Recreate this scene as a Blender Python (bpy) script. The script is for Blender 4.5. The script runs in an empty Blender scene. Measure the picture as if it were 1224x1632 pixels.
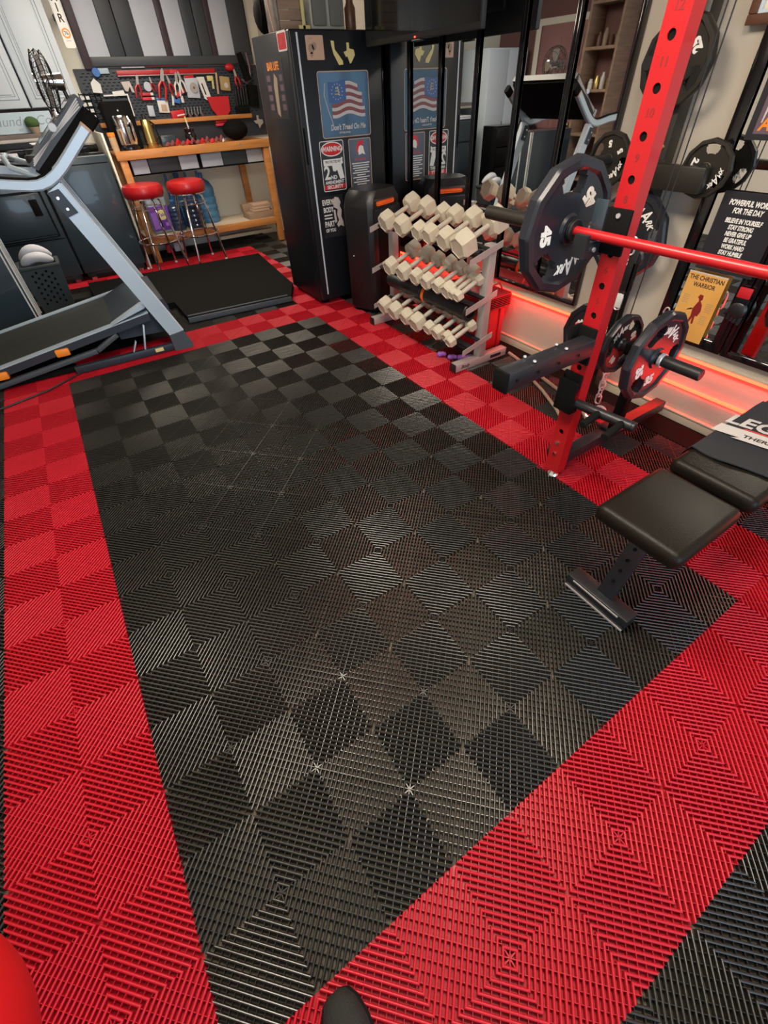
import bpy, bmesh, math, random
from mathutils import Vector, Matrix
random.seed(7)
S = bpy.context.scene
COL = S.collection
R = math.radians
PI = math.pi

# ---------------------------------------------------------------- materials
def mat(name, color, rough=0.5, metal=0.0, emit=None, es=1.0, noise=None, bump=None, spec=0.5, coat=0.0, trans=0.0):
    m = bpy.data.materials.new(name); m.use_nodes = True
    nt = m.node_tree; b = nt.nodes['Principled BSDF']
    b.inputs['Base Color'].default_value = (*color, 1)
    b.inputs['Roughness'].default_value = rough
    b.inputs['Metallic'].default_value = metal
    b.inputs['Specular IOR Level'].default_value = spec
    b.inputs['Coat Weight'].default_value = coat
    b.inputs['Transmission Weight'].default_value = trans
    if emit:
        b.inputs['Emission Color'].default_value = (*emit, 1)
        b.inputs['Emission Strength'].default_value = es
    if noise or bump:
        tc = nt.nodes.new('ShaderNodeTexCoord')
    if noise:
        sc, amt, col2 = noise[:3]
        st = noise[3] if len(noise) > 3 else (1, 1, 1)
        mp = nt.nodes.new('ShaderNodeMapping'); mp.inputs['Scale'].default_value = st
        n = nt.nodes.new('ShaderNodeTexNoise'); n.inputs['Scale'].default_value = sc; n.inputs['Detail'].default_value = 5
        mx = nt.nodes.new('ShaderNodeMix'); mx.data_type = 'RGBA'
        mx.inputs[6].default_value = (*color, 1); mx.inputs[7].default_value = (*col2, 1)
        mr = nt.nodes.new('ShaderNodeMapRange'); mr.inputs[1].default_value = .35; mr.inputs[2].default_value = .7
        mr.inputs[4].default_value = amt
        nt.links.new(tc.outputs['Object'], mp.inputs[0]); nt.links.new(mp.outputs[0], n.inputs['Vector'])
        nt.links.new(n.outputs['Fac'], mr.inputs[0]); nt.links.new(mr.outputs[0], mx.inputs[0])
        nt.links.new(mx.outputs[2], b.inputs['Base Color'])
    if bump:
        n2 = nt.nodes.new('ShaderNodeTexNoise'); n2.inputs['Scale'].default_value = bump[0]; n2.inputs['Detail'].default_value = 4
        bp = nt.nodes.new('ShaderNodeBump'); bp.inputs['Strength'].default_value = bump[1]; bp.inputs['Distance'].default_value = .01
        nt.links.new(tc.outputs['Object'], n2.inputs['Vector']); nt.links.new(n2.outputs['Fac'], bp.inputs['Height'])
        nt.links.new(bp.outputs[0], b.inputs['Normal'])
    return m

M = dict(
 tile_red=mat('tile_red', (.50, .008, .023), .42, noise=(3, .5, (.44, .007, .020)), spec=.4),
 tile_black=mat('tile_black', (.012, .0115, .0105), .30, noise=(2.5, .7, (.020, .019, .016)), spec=.75),
 concrete=mat('concrete', (.10, .085, .065), .8, noise=(12, .8, (.16, .14, .11)), bump=(40, .3)),
 rubber=mat('rubber', (.006, .006, .006), .85, spec=.12),
 wall=mat('wall_paint', (.50, .45, .38), .75, noise=(2, .3, (.52, .465, .39)), bump=(60, .12)),
 wall_cream=mat('wall_cream', (.78, .76, .66), .8),
 wall_red_lit=mat('wall_red_lit', (.20, .10, .10), .7),  # left wall with red LED light mixed into its colour
 trim=mat('trim_paint', (.62, .53, .40), .6),
 ceil=mat('ceiling_paint', (.6, .57, .52), .9),
 mirror=mat('mirror_glass', (.80, .82, .82), .015, 1.0),
 gloss_black=mat('gloss_black', (.006, .006, .007), .12, coat=.4),
 black=mat('black_plastic', (.012, .012, .013), .42),
 satin=mat('satin_black', (.013, .014, .016), .36, bump=(220, .05)),
 matte=mat('matte_black', (.006, .006, .006), .85, spec=.10),
 fridge=mat('black_steel', (.006, .008, .011), .36, .0, noise=(3, .4, (.008, .010, .014)), spec=.36),
 steel_blk=mat('powder_black', (.014, .015, .019), .38, bump=(300, .08)),
 red=mat('red_paint', (.44, .008, .013), .36, coat=.2),
 red_flat=mat('red_plastic', (.55, .012, .020), .48),
 red_deep=mat('red_ball_vinyl', (.60, .008, .012), .5),
 redglow=mat('red_led', (1, .1, .05), .5, emit=(1, .011, .004), es=34),
 warm_led=mat('ceiling_lamp', (1, 1, 1), .5, emit=(1, .86, .68), es=9),
 plate=mat('urethane', (.012, .014, .020), .34, noise=(8, .4, (.018, .021, .030))),
 plate_brown=mat('urethane_brown', (.016, .014, .011), .40, noise=(8, .5, (.024, .020, .015))),  # browner than the plain urethane
 hubsteel=mat('hub_steel', (.45, .38, .25), .3, 1.0),
 white_txt=mat('white_lettering', (.85, .84, .78), .55),
 blk_txt=mat('black_lettering', (.02, .012, .012), .6),
 red_txt=mat('red_lettering', (.62, .03, .05), .5),
 dkred_txt=mat('dark_red_lettering', (.22, .01, .01), .6),
 chrome=mat('chrome', (.80, .80, .80), .12, 1.0),
 zinc=mat('zinc', (.80, .82, .86), .35, .75),
 grey_metal=mat('grey_powdercoat', (.42, .40, .385), .42, .25),
 db=mat('dumbbell_urethane', (.58, .53, .42), .5, noise=(30, .35, (.50, .45, .36)), bump=(90, .12)),
 db_handle=mat('dumbbell_handle', (.55, .51, .43), .42, .2, bump=(400, .2)),
 vinyl=mat('bench_vinyl', (.009, .007, .005), .42, bump=(180, .10), spec=.20),
 cloth=mat('towel_cloth', (.018, .019, .023), .9, bump=(350, .4)),
 cloth_white=mat('towel_print_white', (.58, .54, .52), .85, bump=(350, .3)),
 tread_daylit=mat('treadmill_silver_daylit', (.46, .57, .66), .38, .3),  # silver, blue daylight tinted into the colour
 tread_dark=mat('treadmill_dark', (.030, .040, .055), .42, .2),
 tread_boot=mat('treadmill_boot', (.055, .070, .085), .5),
 belt=mat('treadmill_belt', (.018, .022, .020), .6, noise=(4, .6, (.035, .040, .034), (1, 6, 1))),
 orange=mat('orange_plastic', (.85, .26, .02), .45),
 orange_hot=mat('orange_fabric', (.90, .16, .02), .5),
 appliance=mat('slate_enamel', (.030, .046, .060), .28, noise=(1.5, .4, (.040, .060, .078)), coat=.3),
 cabinet=mat('cabinet_paint', (.56, .64, .72), .45),
 cab_line=mat('cabinet_groove', (.20, .24, .29), .6),
 wood=mat('pine', (.60, .26, .07), .5, noise=(3, .8, (.42, .15, .035), (1, 9, 9)), coat=.15),
 wood_old=mat('weathered_wood', (.16, .13, .12), .7, noise=(3, .8, (.09, .07, .065), (1, 10, 10))),
 wood_crate=mat('crate_wood', (.35, .24, .16), .7, noise=(4, .8, (.22, .14, .10), (1, 8, 8))),
 panel_light=mat('panel_light', (.52, .57, .66), .5, noise=(6, .3, (.44, .49, .57))),
 panel_dark=mat('panel_dark', (.045, .052, .062), .5),
 panel_trim=mat('panel_trim', (.045, .028, .038), .5),
 slate=mat('pegboard_paint', (.030, .040, .055), .6),
 sign_white=mat('sign_white', (.72, .73, .72), .45),
 sign_blue=mat('sign_pale_blue', (.40, .52, .62), .6),
 poster_dark=mat('poster_dark', (.020, .020, .026), .35),
 poster_violet=mat('poster_violet', (.14, .09, .12), .35),
 poster_grey=mat('metal_sign_grey', (.10, .12, .16), .25, .3),
 poster_sky=mat('metal_sign_sky_tint', (.06, .115, .17), .25, .4),  # dark sign, sky reflection put into the colour as blue
 flag_blue=mat('flag_blue', (.045, .12, .32), .4),
 flag_red=mat('flag_red', (.22, .07, .08), .5),
 flag_white=mat('flag_white', (.50, .49, .50), .5),
 parchment=mat('parchment', (.74, .40, .10), .55, noise=(3, .6, (.66, .29, .05))),
 gold=mat('brass', (.55, .42, .16), .32, 1.0),
 tan=mat('tan', (.52, .36, .26), .6),
 yellowish=mat('pale_yellow', (.68, .60, .26), .55),
 purple=mat('purple_label', (.13, .03, .34), .5),
 violet=mat('violet_rubber', (.28, .12, .55), .5),
 blue_pl=mat('blue_plastic', (.05, .17, .48), .3),
 water_blue=mat('blue_bottle', (.12, .36, .62), .12, trans=.55),
 dark_water=mat('dark_bottle', (.02, .04, .09), .15, coat=.5),
 clear=mat('clear_bottle', (.55, .66, .74), .1, trans=.6),
 moss=mat('moss', (.05, .10, .03), .9, bump=(60, 1)),
 clay=mat('clay', (.32, .25, .19), .8),
 crate_grey=mat('basket_grey', (.045, .060, .062), .6),
 garment=mat('white_cloth', (.62, .64, .70), .8),
 tan_wood=mat('tan_wood', (.50, .34, .20), .6),
 speaker_grille=mat('speaker_grille', (.20, .20, .17), .7, bump=(500, .6)),
 spk_body=mat('speaker_grey', (.40, .40, .34), .5),
 leather=mat('tool_leather', (.40, .28, .12), .7),
 screen=mat('tv_screen', (.006, .006, .007), .10, coat=.3),
 picture=mat('picture_mat', (.70, .60, .44), .6),
 frame_wood=mat('frame_wood', (.12, .05, .03), .4),
 door_red_lit=mat('door_led_tint', (.34, .17, .17), .5),  # pinkish white door, the red light on it put into the colour
 shoe=mat('shoe_fabric', (.010, .011, .010), .8, bump=(200, .3)),
)

# ---------------------------------------------------------------- mesh builder
class MB:
    def __init__(self): self.bm = bmesh.new()
    def _new(self, vs, fs):
        v = [self.bm.verts.new(p) for p in vs]
        out = []
        for f in fs:
            try: out.append(self.bm.faces.new([v[i] for i in f]))
            except ValueError: pass
        return v, out
    def box(self, x0, x1, y0, y1, z0, z1, bev=0, seg=2, mx=None):
        vs = [Vector((x, y, z)) for z in (z0, z1) for y in (y0, y1) for x in (x0, x1)]
        if mx: vs = [mx @ p for p in vs]
        v, f = self._new(vs, [(0, 2, 3, 1), (4, 5, 7, 6), (0, 1, 5, 4), (2, 6, 7, 3), (0, 4, 6, 2), (1, 3, 7, 5)])
        if bev:
            es = list({e for x in f for e in x.edges})
            bmesh.ops.bevel(self.bm, geom=es, offset=bev, segments=seg, profile=.5, affect='EDGES')
        return self
    def obox(self, c, size, rot=None, bev=0, seg=2):
        mx = Matrix.Translation(c) @ (rot.to_4x4() if rot else Matrix.Identity(4))
        a, b, d = [s / 2 for s in size]
        return self.box(-a, a, -b, b, -d, d, bev, seg, mx)
    def beam(self, p0, p1, w, h, up=(0, 0, 1), bev=0, seg=2):
        p0, p1 = Vector(p0), Vector(p1); d = (p1 - p0); L = d.length; d.normalize()
        s = d.cross(Vector(up)).normalized(); u = s.cross(d)
        mx = Matrix((s, d, u)).transposed().to_4x4(); mx.translation = (p0 + p1) / 2
        return self.box(-w / 2, w / 2, -L / 2, L / 2, -h / 2, h / 2, bev, seg, mx)
    def prism(self, poly, mx, depth):
        """2d polygon (x, y) extruded along local z from 0 to depth"""
        n = len(poly)
        vs = [mx @ Vector((x, y, 0)) for x, y in poly] + [mx @ Vector((x, y, depth)) for x, y in poly]
        self._new(vs, [tuple(reversed(range(n))), tuple(range(n, 2 * n))] + [(i, (i + 1) % n, n + (i + 1) % n, n + i) for i in range(n)])
        return self
    def rings(self, rings, cap=True, closed=True):
        """list of equal length loops of points"""
        vs = [p for r in rings for p in r]; n = len(rings[0]); fs = []
        for k in range(len(rings) - 1):
            for i in range(n if closed else n - 1):
                j = (i + 1) % n
                fs.append((k * n + i, k * n + j, (k + 1) * n + j, (k + 1) * n + i))
        if cap: fs += [tuple(reversed(range(n))), tuple(range((len(rings) - 1) * n, len(rings) * n))]
        self._new(vs, fs); return self
    def lathe(self, prof, mx=None, n=24, cap=True):
        mx = mx or Matrix.Identity(4)
        return self.rings([[mx @ Vector((max(r, 1e-5) * math.cos(2 * PI * i / n), max(r, 1e-5) * math.sin(2 * PI * i / n), z)) for i in range(n)] for r, z in prof], cap)
    def cyl(self, p0, p1, r0, r1=None, n=20, bev=0):
        r1 = r0 if r1 is None else r1
        p0, p1 = Vector(p0), Vector(p1); L = (p1 - p0).length
        pr = [(r0 - bev, 0), (r0, bev), (r1, L - bev), (r1 - bev, L)] if bev else [(r0, 0), (r1, L)]
        return self.lathe(pr, axis_mx(p0, p1 - p0), n)
    def tube(self, pts, r, n=10, closed=False):
        pts = [Vector(p) for p in pts]; N = len(pts); rg = []
        t0 = None
        for k in range(N):
            a = pts[(k - 1) % N] if (k > 0 or closed) else pts[k]
            b = pts[(k + 1) % N] if (k < N - 1 or closed) else pts[k]
            t = (b - a).normalized()
            if t0 is None:
                ref = Vector((0, 0, 1)) if abs(t.z) < .9 else Vector((1, 0, 0)); u = (ref - t * ref.dot(t)).normalized()
            else: u = (u - t * u.dot(t)).normalized()
            t0 = t; w = t.cross(u); rr = r[k] if isinstance(r, (list, tuple)) else r
            rg.append([pts[k] + (u * math.cos(2 * PI * i / n) + w * math.sin(2 * PI * i / n)) * rr for i in range(n)])
        if closed: rg.append(rg[0]); return self.rings(rg, False)
        return self.rings(rg)
    def sweep(self, pts, w, h, up, cap=True):
        """rectangular section swept along pts; up = in-plane reference normal (side axis)"""
        pts = [Vector(p) for p in pts]; sd = Vector(up).normalized(); rg = []
        for k in range(len(pts)):
            a = pts[max(k - 1, 0)]; b = pts[min(k + 1, len(pts) - 1)]; t = (b - a).normalized(); q = sd.cross(t).normalized()
            c = .18 * min(w, h)
            rg.append([pts[k] + sd * x + q * y for x, y in ((-w/2, -h/2+c), (-w/2+c, -h/2), (w/2-c, -h/2), (w/2, -h/2+c), (w/2, h/2-c), (w/2-c, h/2), (-w/2+c, h/2), (-w/2, h/2-c))])
        return self.rings(rg, cap)
    def ball(self, c, rx, ry=None, rz=None, n=16, m=10):
        ry = ry or rx; rz = rz or rx; c = Vector(c)
        return self.rings([[c + Vector((rx * math.sin(PI * (k + .02) / (m + .04)) * math.cos(2 * PI * i / n), ry * math.sin(PI * (k + .02) / (m + .04)) * math.sin(2 * PI * i / n), -rz * math.cos(PI * (k + .02) / (m + .04)))) for i in range(n)] for k in range(m + 1)])
    def text(self, s, size, mx, ext=.0006, bold=0, shear=0, sx=1.0, align='CENTER', space=1.0):
        c = bpy.data.curves.new('t', 'FONT'); c.body = s; c.size = size; c.extrude = ext / 2; c.offset = bold; c.shear = shear
        c.align_x = align; c.align_y = 'CENTER'; c.resolution_u = 3; c.space_character = space
        o = bpy.data.objects.new('t', c); me = bpy.data.meshes.new_from_object(o)
        tmp = bmesh.new(); tmp.from_mesh(me); T = mx @ Matrix.Diagonal((sx, 1, 1, 1)); d = {}
        for v in tmp.verts: d[v.index] = self.bm.verts.new(T @ v.co)
        for f in tmp.faces:
            try: self.bm.faces.new([d[v.index] for v in f.verts])
            except ValueError: pass
        tmp.free(); bpy.data.objects.remove(o); bpy.data.curves.remove(c); bpy.data.meshes.remove(me)
        return self
    def merge(self, d=1e-5): bmesh.ops.remove_doubles(self.bm, verts=self.bm.verts, dist=d); return self

def axis_mx(p, d, ref=None):
    d = Vector(d).normalized(); ref = Vector(ref) if ref else (Vector((0, 0, 1)) if abs(d.z) < .95 else Vector((1, 0, 0)))
    x = (ref - d * ref.dot(d)).normalized(); y = d.cross(x)
    m = Matrix((x, y, d)).transposed().to_4x4(); m.translation = Vector(p); return m
def face_mx(o, right, up):
    r = Vector(right).normalized(); u = Vector(up).normalized(); n = r.cross(u)
    m = Matrix((r, u, n)).transposed().to_4x4(); m.translation = Vector(o); return m

INV = {}
def link(name, me, m, parent):
    me.materials.append(m if not isinstance(m, str) else M[m])
    o = bpy.data.objects.new(name, me); COL.objects.link(o)
    if parent: o.parent = parent
    return o
def part(name, mb, m, parent=None, ang=35, label=None, world=True, kind=None):
    mb.merge(); bmesh.ops.recalc_face_normals(mb.bm, faces=mb.bm.faces)
    if parent is not None and world and parent.name in INV: mb.bm.transform(INV[parent.name])
    me = bpy.data.meshes.new(name); mb.bm.to_mesh(me); mb.bm.free()
    me.polygons.foreach_set('use_smooth', [True] * len(me.polygons)); me.set_sharp_from_angle(angle=R(ang))
    o = link(name, me, m, parent)
    if parent is not None: INV[o.name] = INV.get(parent.name, Matrix.Identity(4))
    if label: o['label'] = label
    if kind: o['kind'] = kind
    return o
def thing(name, label, cat, loc=(0, 0, 0), rz=0, group=None):
    o = bpy.data.objects.new(name, None); COL.objects.link(o); o.empty_display_size = .05
    o.location = loc; o.rotation_euler = (0, 0, rz)
    INV[o.name] = (Matrix.Translation(loc) @ Matrix.Rotation(rz, 4, 'Z')).inverted()
    o['label'] = label; o['category'] = cat
    if group: o['group'] = group
    return o
def solo(name, label, cat, mb, m, group=None, ang=35, kind=None):
    """a thing that is one mesh; origin moved to its base centre"""
    mb.merge(); bmesh.ops.recalc_face_normals(mb.bm, faces=mb.bm.faces)
    c = [v.co for v in mb.bm.verts]
    loc = Vector(((min(p.x for p in c) + max(p.x for p in c)) / 2, (min(p.y for p in c) + max(p.y for p in c)) / 2, min(p.z for p in c)))
    mb.bm.transform(Matrix.Translation(-loc))
    me = bpy.data.meshes.new(name); mb.bm.to_mesh(me); mb.bm.free()
    me.polygons.foreach_set('use_smooth', [True] * len(me.polygons)); me.set_sharp_from_angle(angle=R(ang))
    o = link(name, me, m, None); o.location = loc; o['label'] = label; o['category'] = cat
    INV[o.name] = Matrix.Translation(loc).inverted()
    if group: o['group'] = group
    if kind: o['kind'] = kind
    return o
def struct(name, mb, m, parent=None, ang=35):
    o = part(name, mb, m, parent, ang)
    if parent is None: o['kind'] = 'structure'
    return o
def dup(root, loc=None, rz=None, label=None, scale=None):
    r = root.copy(); COL.objects.link(r)
    if loc: r.location = loc
    if rz is not None: r.rotation_euler = (0, 0, rz)
    if label: r['label'] = label
    if scale: r.scale = (scale,) * 3
    for ch in list(root.children):
        c = ch.copy(); COL.objects.link(c); c.parent = r
        for g in list(ch.children):
            d = g.copy(); COL.objects.link(d); d.parent = c
    return r

# ---------------------------------------------------------------- camera (1224 x 1632)
cam = bpy.data.cameras.new('camera'); camo = bpy.data.objects.new('camera', cam); COL.objects.link(camo)
cam.sensor_fit = 'VERTICAL'; cam.sensor_height = 36; cam.lens = 701.26 / 1632 * 36
cam.shift_x = -(617.725 - 612) / 1632; cam.shift_y = (777.905 - 816) / 1632
cam.clip_start = .02
CR = [(0.834664,-0.549555,-0.036392),(-0.392779,-0.547629,-0.738801),(0.386083,0.630945,-0.672940)]
right, down, fwd = [Vector(r) for r in CR]
m4 = Matrix((right, -down, -fwd)).transposed().to_4x4(); m4.translation = (-1.60219,-0.09078,1.49673)
camo.matrix_world = m4; S.camera = camo
# ---------------------------------------------------------------- floor tiles: real ribs, crossing webs, 20 cm quarter tiles
CELL = .2; NR = 10.75
def is_red(ai, bj):
    if 0 <= ai < 10 and 0 <= bj < 18: return False
    if -2 <= ai < 12 and -2 <= bj < 20: return True
    if -2 <= ai < 0 and 20 <= bj < 32: return True
    if -2 <= ai < 9 and 30 <= bj < 32: return True
    return False
def rib_field(cells):
    V = []; F = []
    def line(c, u, z, flip):
        i, j = c
        a, b = ((0, u), (u, 0)) if u <= 1 else ((u - 1, 1), (1, u - 1))
        out = []
        for p in (a, b):
            px = 1 - p[0] if flip else p[0]
            out.append(((i + px) * CELL, (j + p[1]) * CELL, z))
        return out
    w = .235 / NR * 1.0
    for c in cells:
        flip = (c[0] + c[1]) % 2 != 0
        for k in range(1, 21):
            u = (k + .2) / NR if k <= 10 else 2 - (21 - k + .2) / NR
            prof = ((-w, -.019), (-w, -.0036), (-w * .80, -.0016), (-w * .42, -.0004), (0, 0), (w * .42, -.0004), (w * .80, -.0016), (w, -.0036), (w, -.019))
            base = len(V)
            for du, z in prof: V.extend(line(c, min(max(u + du, .001), 1.999), z, flip))
            for q in range(8):
                F.append((base + 2 * q, base + 2 * q + 1, base + 2 * q + 3, base + 2 * q + 2))
        # thin webs crossing under the ribs
        i, j = c
        for k in range(-6, 7):
            t = k * 1.5 / NR
            for wz, ww in ((-.0042, .0048),):
                pts = []
                for dt in (-ww, ww):
                    tt = t + dt
                    p0, p1 = ((tt, 0), (1, 1 - tt)) if tt >= 0 else ((0, -tt), (1 + tt, 1))
                    for p in (p0, p1):
                        px = 1 - p[0] if flip else p[0]
                        pts.append(((i + px) * CELL, (j + p[1]) * CELL))
                z = -.0008 if k == 0 else wz
                b = len(V)
                V.extend([(x, y, z) for x, y in pts]); V.extend([(x, y, -.015) for x, y in pts])
                F.append((b, b + 1, b + 3, b + 2)); F.append((b, b + 1, b + 5, b + 4)); F.append((b + 2, b + 3, b + 7, b + 6))
        # centre star and rim at the concentric corners
    return V, F
red_c, blk_c = [], []
for i in range(-16, 4):
    for j in range(-6, 35):
        (red_c if is_red(-(i + 1), j) else blk_c).append((i, j))
for cells, m, n in ((red_c, 'tile_red', 'floor'), (blk_c, 'tile_black', 'floor')):
    V, F = rib_field(cells); me = bpy.data.meshes.new(n); me.from_pydata(V, [], F)
    o = link(n, me, m, None); o['kind'] = 'structure'
# moulded stars at the tile centres and corners
for red, m in ((True, 'tile_red'), (False, 'tile_black')):
    mb = MB()
    for i in range(-12, 4):
        for j in range(-6, 24):
            if (i + j) % 2 == 0 and is_red(-(i + 1), j) == red and is_red(-i, j) == red and is_red(-(i + 1), j - 1) == red:
                V = []; F = []; n = 16
                for z in (-.0115, -.0048):
                    for q in range(n):
                        a = 2 * PI * q / n; ra = (.0195 if q % 4 == 0 else .0140) if q % 2 == 0 else .0042
                        # narrow spokes: two points per tip
                        for s in ((-1, 1) if q % 2 == 0 else (0,)):
                            da = s * .0011
                            V.append((i * CELL + ra * math.cos(a) - da * math.sin(a), j * CELL + ra * math.sin(a) + da * math.cos(a), z))
                h = len(V) // 2
                F.append(tuple(range(h, 2 * h)))
                for q in range(h): F.append((q, (q + 1) % h, h + (q + 1) % h, h + q))
                mb._new(V, F)
    struct('floor', mb, m, None, 20)
mb = MB()
for a0, a1, b0, b1 in ((-2, 12, -2, 0), (-2, 0, 0, 18), (10, 12, 0, 18), (-2, 12, 18, 20), (-2, 0, 20, 32), (0, 9, 30, 32)):
    mb.box(-a1 * CELL, -a0 * CELL, b0 * CELL, b1 * CELL, -.0198, -.0188)
struct('floor', mb, 'tile_red')  # added sheet below the open ribs, stands in for red bounce light
struct('floor', MB().box(-3.3, 1.25, -3, 7.0, -.07, -.020), 'concrete')

# ---------------------------------------------------------------- room shell
WX = .95
struct('wall_right', MB().box(WX, WX + .12, -3, 4.52, -.06, 2.62).box(WX + .12, 1.37, 4.40, 4.52, -.06, 2.62).box(1.25, 1.37, 4.52, 7.1, -.06, 2.62), 'wall')
struct('wall_back', MB().box(-3.3, 1.25, 7.0, 7.12, -.06, 2.62), 'wall_cream')
struct('wall_left', MB().box(-3.42, -3.3, -3, 3.9, -.06, 2.62), 'wall_cream')
struct('wall_left', MB().box(-3.42, -3.3, 3.9, 7.12, -.06, 2.62), 'wall_red_lit')
struct('wall_front', MB().box(-3.42, -2.9, -3.1, -3, -.06, 2.62).box(.5, WX + .12, -3.1, -3, -.06, 2.62).box(-2.9, .5, -3.1, -3, 2.3, 2.62), 'wall_cream')
struct('ceiling', MB().box(-3.42, 1.37, -3.1, 7.12, 2.62, 2.7), 'ceil')
struct('baseboard_right', MB().box(.932, WX, -2.9, 3.7, -.013, .046, .002).box(.926, WX, -2.9, 3.7, .050, .060, .002), 'trim')
struct('trim_1', MB().box(.80, .93, 1.0, 3.7, -.013, -.004).box(.745, .93, -2.9, 1.0, -.019, .004, .002), 'rubber')
struct('trim_2', MB().box(.925, WX, -2.9, 3.7, .372, .386, .002), 'trim')

# door in the left wall, seen only in the mirrors
dr = struct('door_1', MB().box(-3.30, -3.265, 5.30, 6.14, 0, 2.05, .003), 'door_red_lit')
mb = MB()
for y0, y1 in ((5.39, 5.68), (5.76, 6.05)):
    for z0, z1 in ((.18, .80), (.95, 1.50), (1.62, 1.92)):
        mb.box(-3.267, -3.255, y0, y1, z0, z1, .008)
part('door_panel', mb, 'door_red_lit', dr)
part('door_knob', MB().ball((-3.22, 5.37, 1.0), .03).cyl((-3.265, 5.37, 1.0), (-3.22, 5.37, 1.0), .012), 'gold', dr)
struct('trim_3', MB().box(-3.30, -3.25, 6.14, 6.23, 0, 2.12, .004).box(-3.30, -3.25, 5.21, 5.30, 0, 2.12, .004).box(-3.30, -3.25, 5.30, 6.14, 2.05, 2.12, .004), 'wall_cream')

# ceiling lamps (fixtures out of view)
def ceil_lamp(x, y, w, d, label, power, col=(1, .88, .72)):
    t = thing('ceiling_light', label, 'light', (x, y, 2.56), 0)
    part('housing', MB().box(x - w/2 - .03, x + w/2 + .03, y - d/2 - .03, y + d/2 + .03, 2.58, 2.62, .004), 'sign_white', t)
    part('diffuser', MB().box(x - w/2, x + w/2, y - d/2, y + d/2, 2.562, 2.585, .004), 'warm_led', t)
    L = bpy.data.lights.new('lamp', 'AREA'); L.shape = 'RECTANGLE'; L.size = w; L.size_y = d; L.energy = power; L.color = col
    lo = bpy.data.objects.new('lamp_glow', L); lo.location = (x, y, 2.555); COL.objects.link(lo)
ceil_lamp(-1.25, 1.42, .5, .8, 'square white ceiling light above the left half of the tile floor', 48)
ceil_lamp(-.80, .35, .6, .6, 'square white ceiling light almost above the camera', 34)
ceil_lamp(-.6, 5.2, 1.6, 1.1, 'unseen wide white ceiling light in front of the workbench', 24)  # unseen light, panel widened to weaken its glints on the floor

def area(name, loc, rot, sx, sy, e, col):
    L = bpy.data.lights.new(name, 'AREA'); L.shape = 'RECTANGLE'; L.size = sx; L.size_y = sy; L.energy = e; L.color = col
    o = bpy.data.objects.new(name, L); o.location = loc; o.rotation_euler = rot; COL.objects.link(o); return o
area('garage_daylight', (-1.2, -3.04, 1.2), (R(90), 0, 0), 3.2, 2.1, 85, (.66, .83, 1))
W = bpy.data.worlds.new('world'); S.world = W; W.use_nodes = True
W.node_tree.nodes['Background'].inputs[0].default_value = (.55, .70, 1, 1); W.node_tree.nodes['Background'].inputs[1].default_value = .5

# red LED strips under the mirror ledge and low on the wall
# 
t = thing('led_strip', 'long red LED strip glowing under the ledge below the mirrors', 'light strip', (.93, 1.7, .360))
part('light_tube', MB().box(.926, .940, -.6, 3.66, .357, .371), 'redglow', t)
t = thing('led_strip', 'short red LED strip glowing low on the wall beside the bench', 'light strip', (.94, .3, .19))
part('light_tube', MB().box(.940, .9495, -.6, 1.15, .192, .207), 'redglow', t)

# ---------------------------------------------------------------- wall mirrors
def mirror(y0, y1, z0, z1, label, fw=.019):
    t = thing('wall_mirror', label, 'mirror', (.94, (y0 + y1) / 2, z0), 0, 'tall black framed mirrors on the right wall' if y0 > 1.5 else 'black framed mirrors behind the bench')
    part('glass', MB().box(.930, .936, y0 + fw, y1 - fw, z0 + fw, z1 - fw), 'mirror', t)
    part('frame', MB().box(.915, .948, y0, y0 + fw, z0, z1, .003).box(.915, .948, y1 - fw, y1, z0, z1, .003).box(.915, .948, y0 + fw, y1 - fw, z0, z0 + fw, .003).box(.915, .948, y0 + fw, y1 - fw, z1 - fw, z1, .003), 'gloss_black', t)
nm = ['nearest the red upright, right end of the mirror row', 'second from the right end of the mirror row', 'third from the right end of the mirror row', 'behind the dumbbell rack under the right end of the television', 'behind the party speaker under the television', 'touching the black refrigerator']
for k in range(6): mirror(1.655 + k * .3605, 2.0135 + k * .3605, .425, 1.95, 'tall narrow black framed mirror, ' + nm[k])
mirror(.765, 1.125, .435, 1.62, 'glossy black framed mirror carrying the posters beside the plate tree', .05)
mirror(.40, .76, .435, 1.62, 'glossy black framed mirror right of the orange poster', .03)
mirror(.03, .395, .435, 1.62, 'black framed mirror above the far end of the bench', .03)
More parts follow.
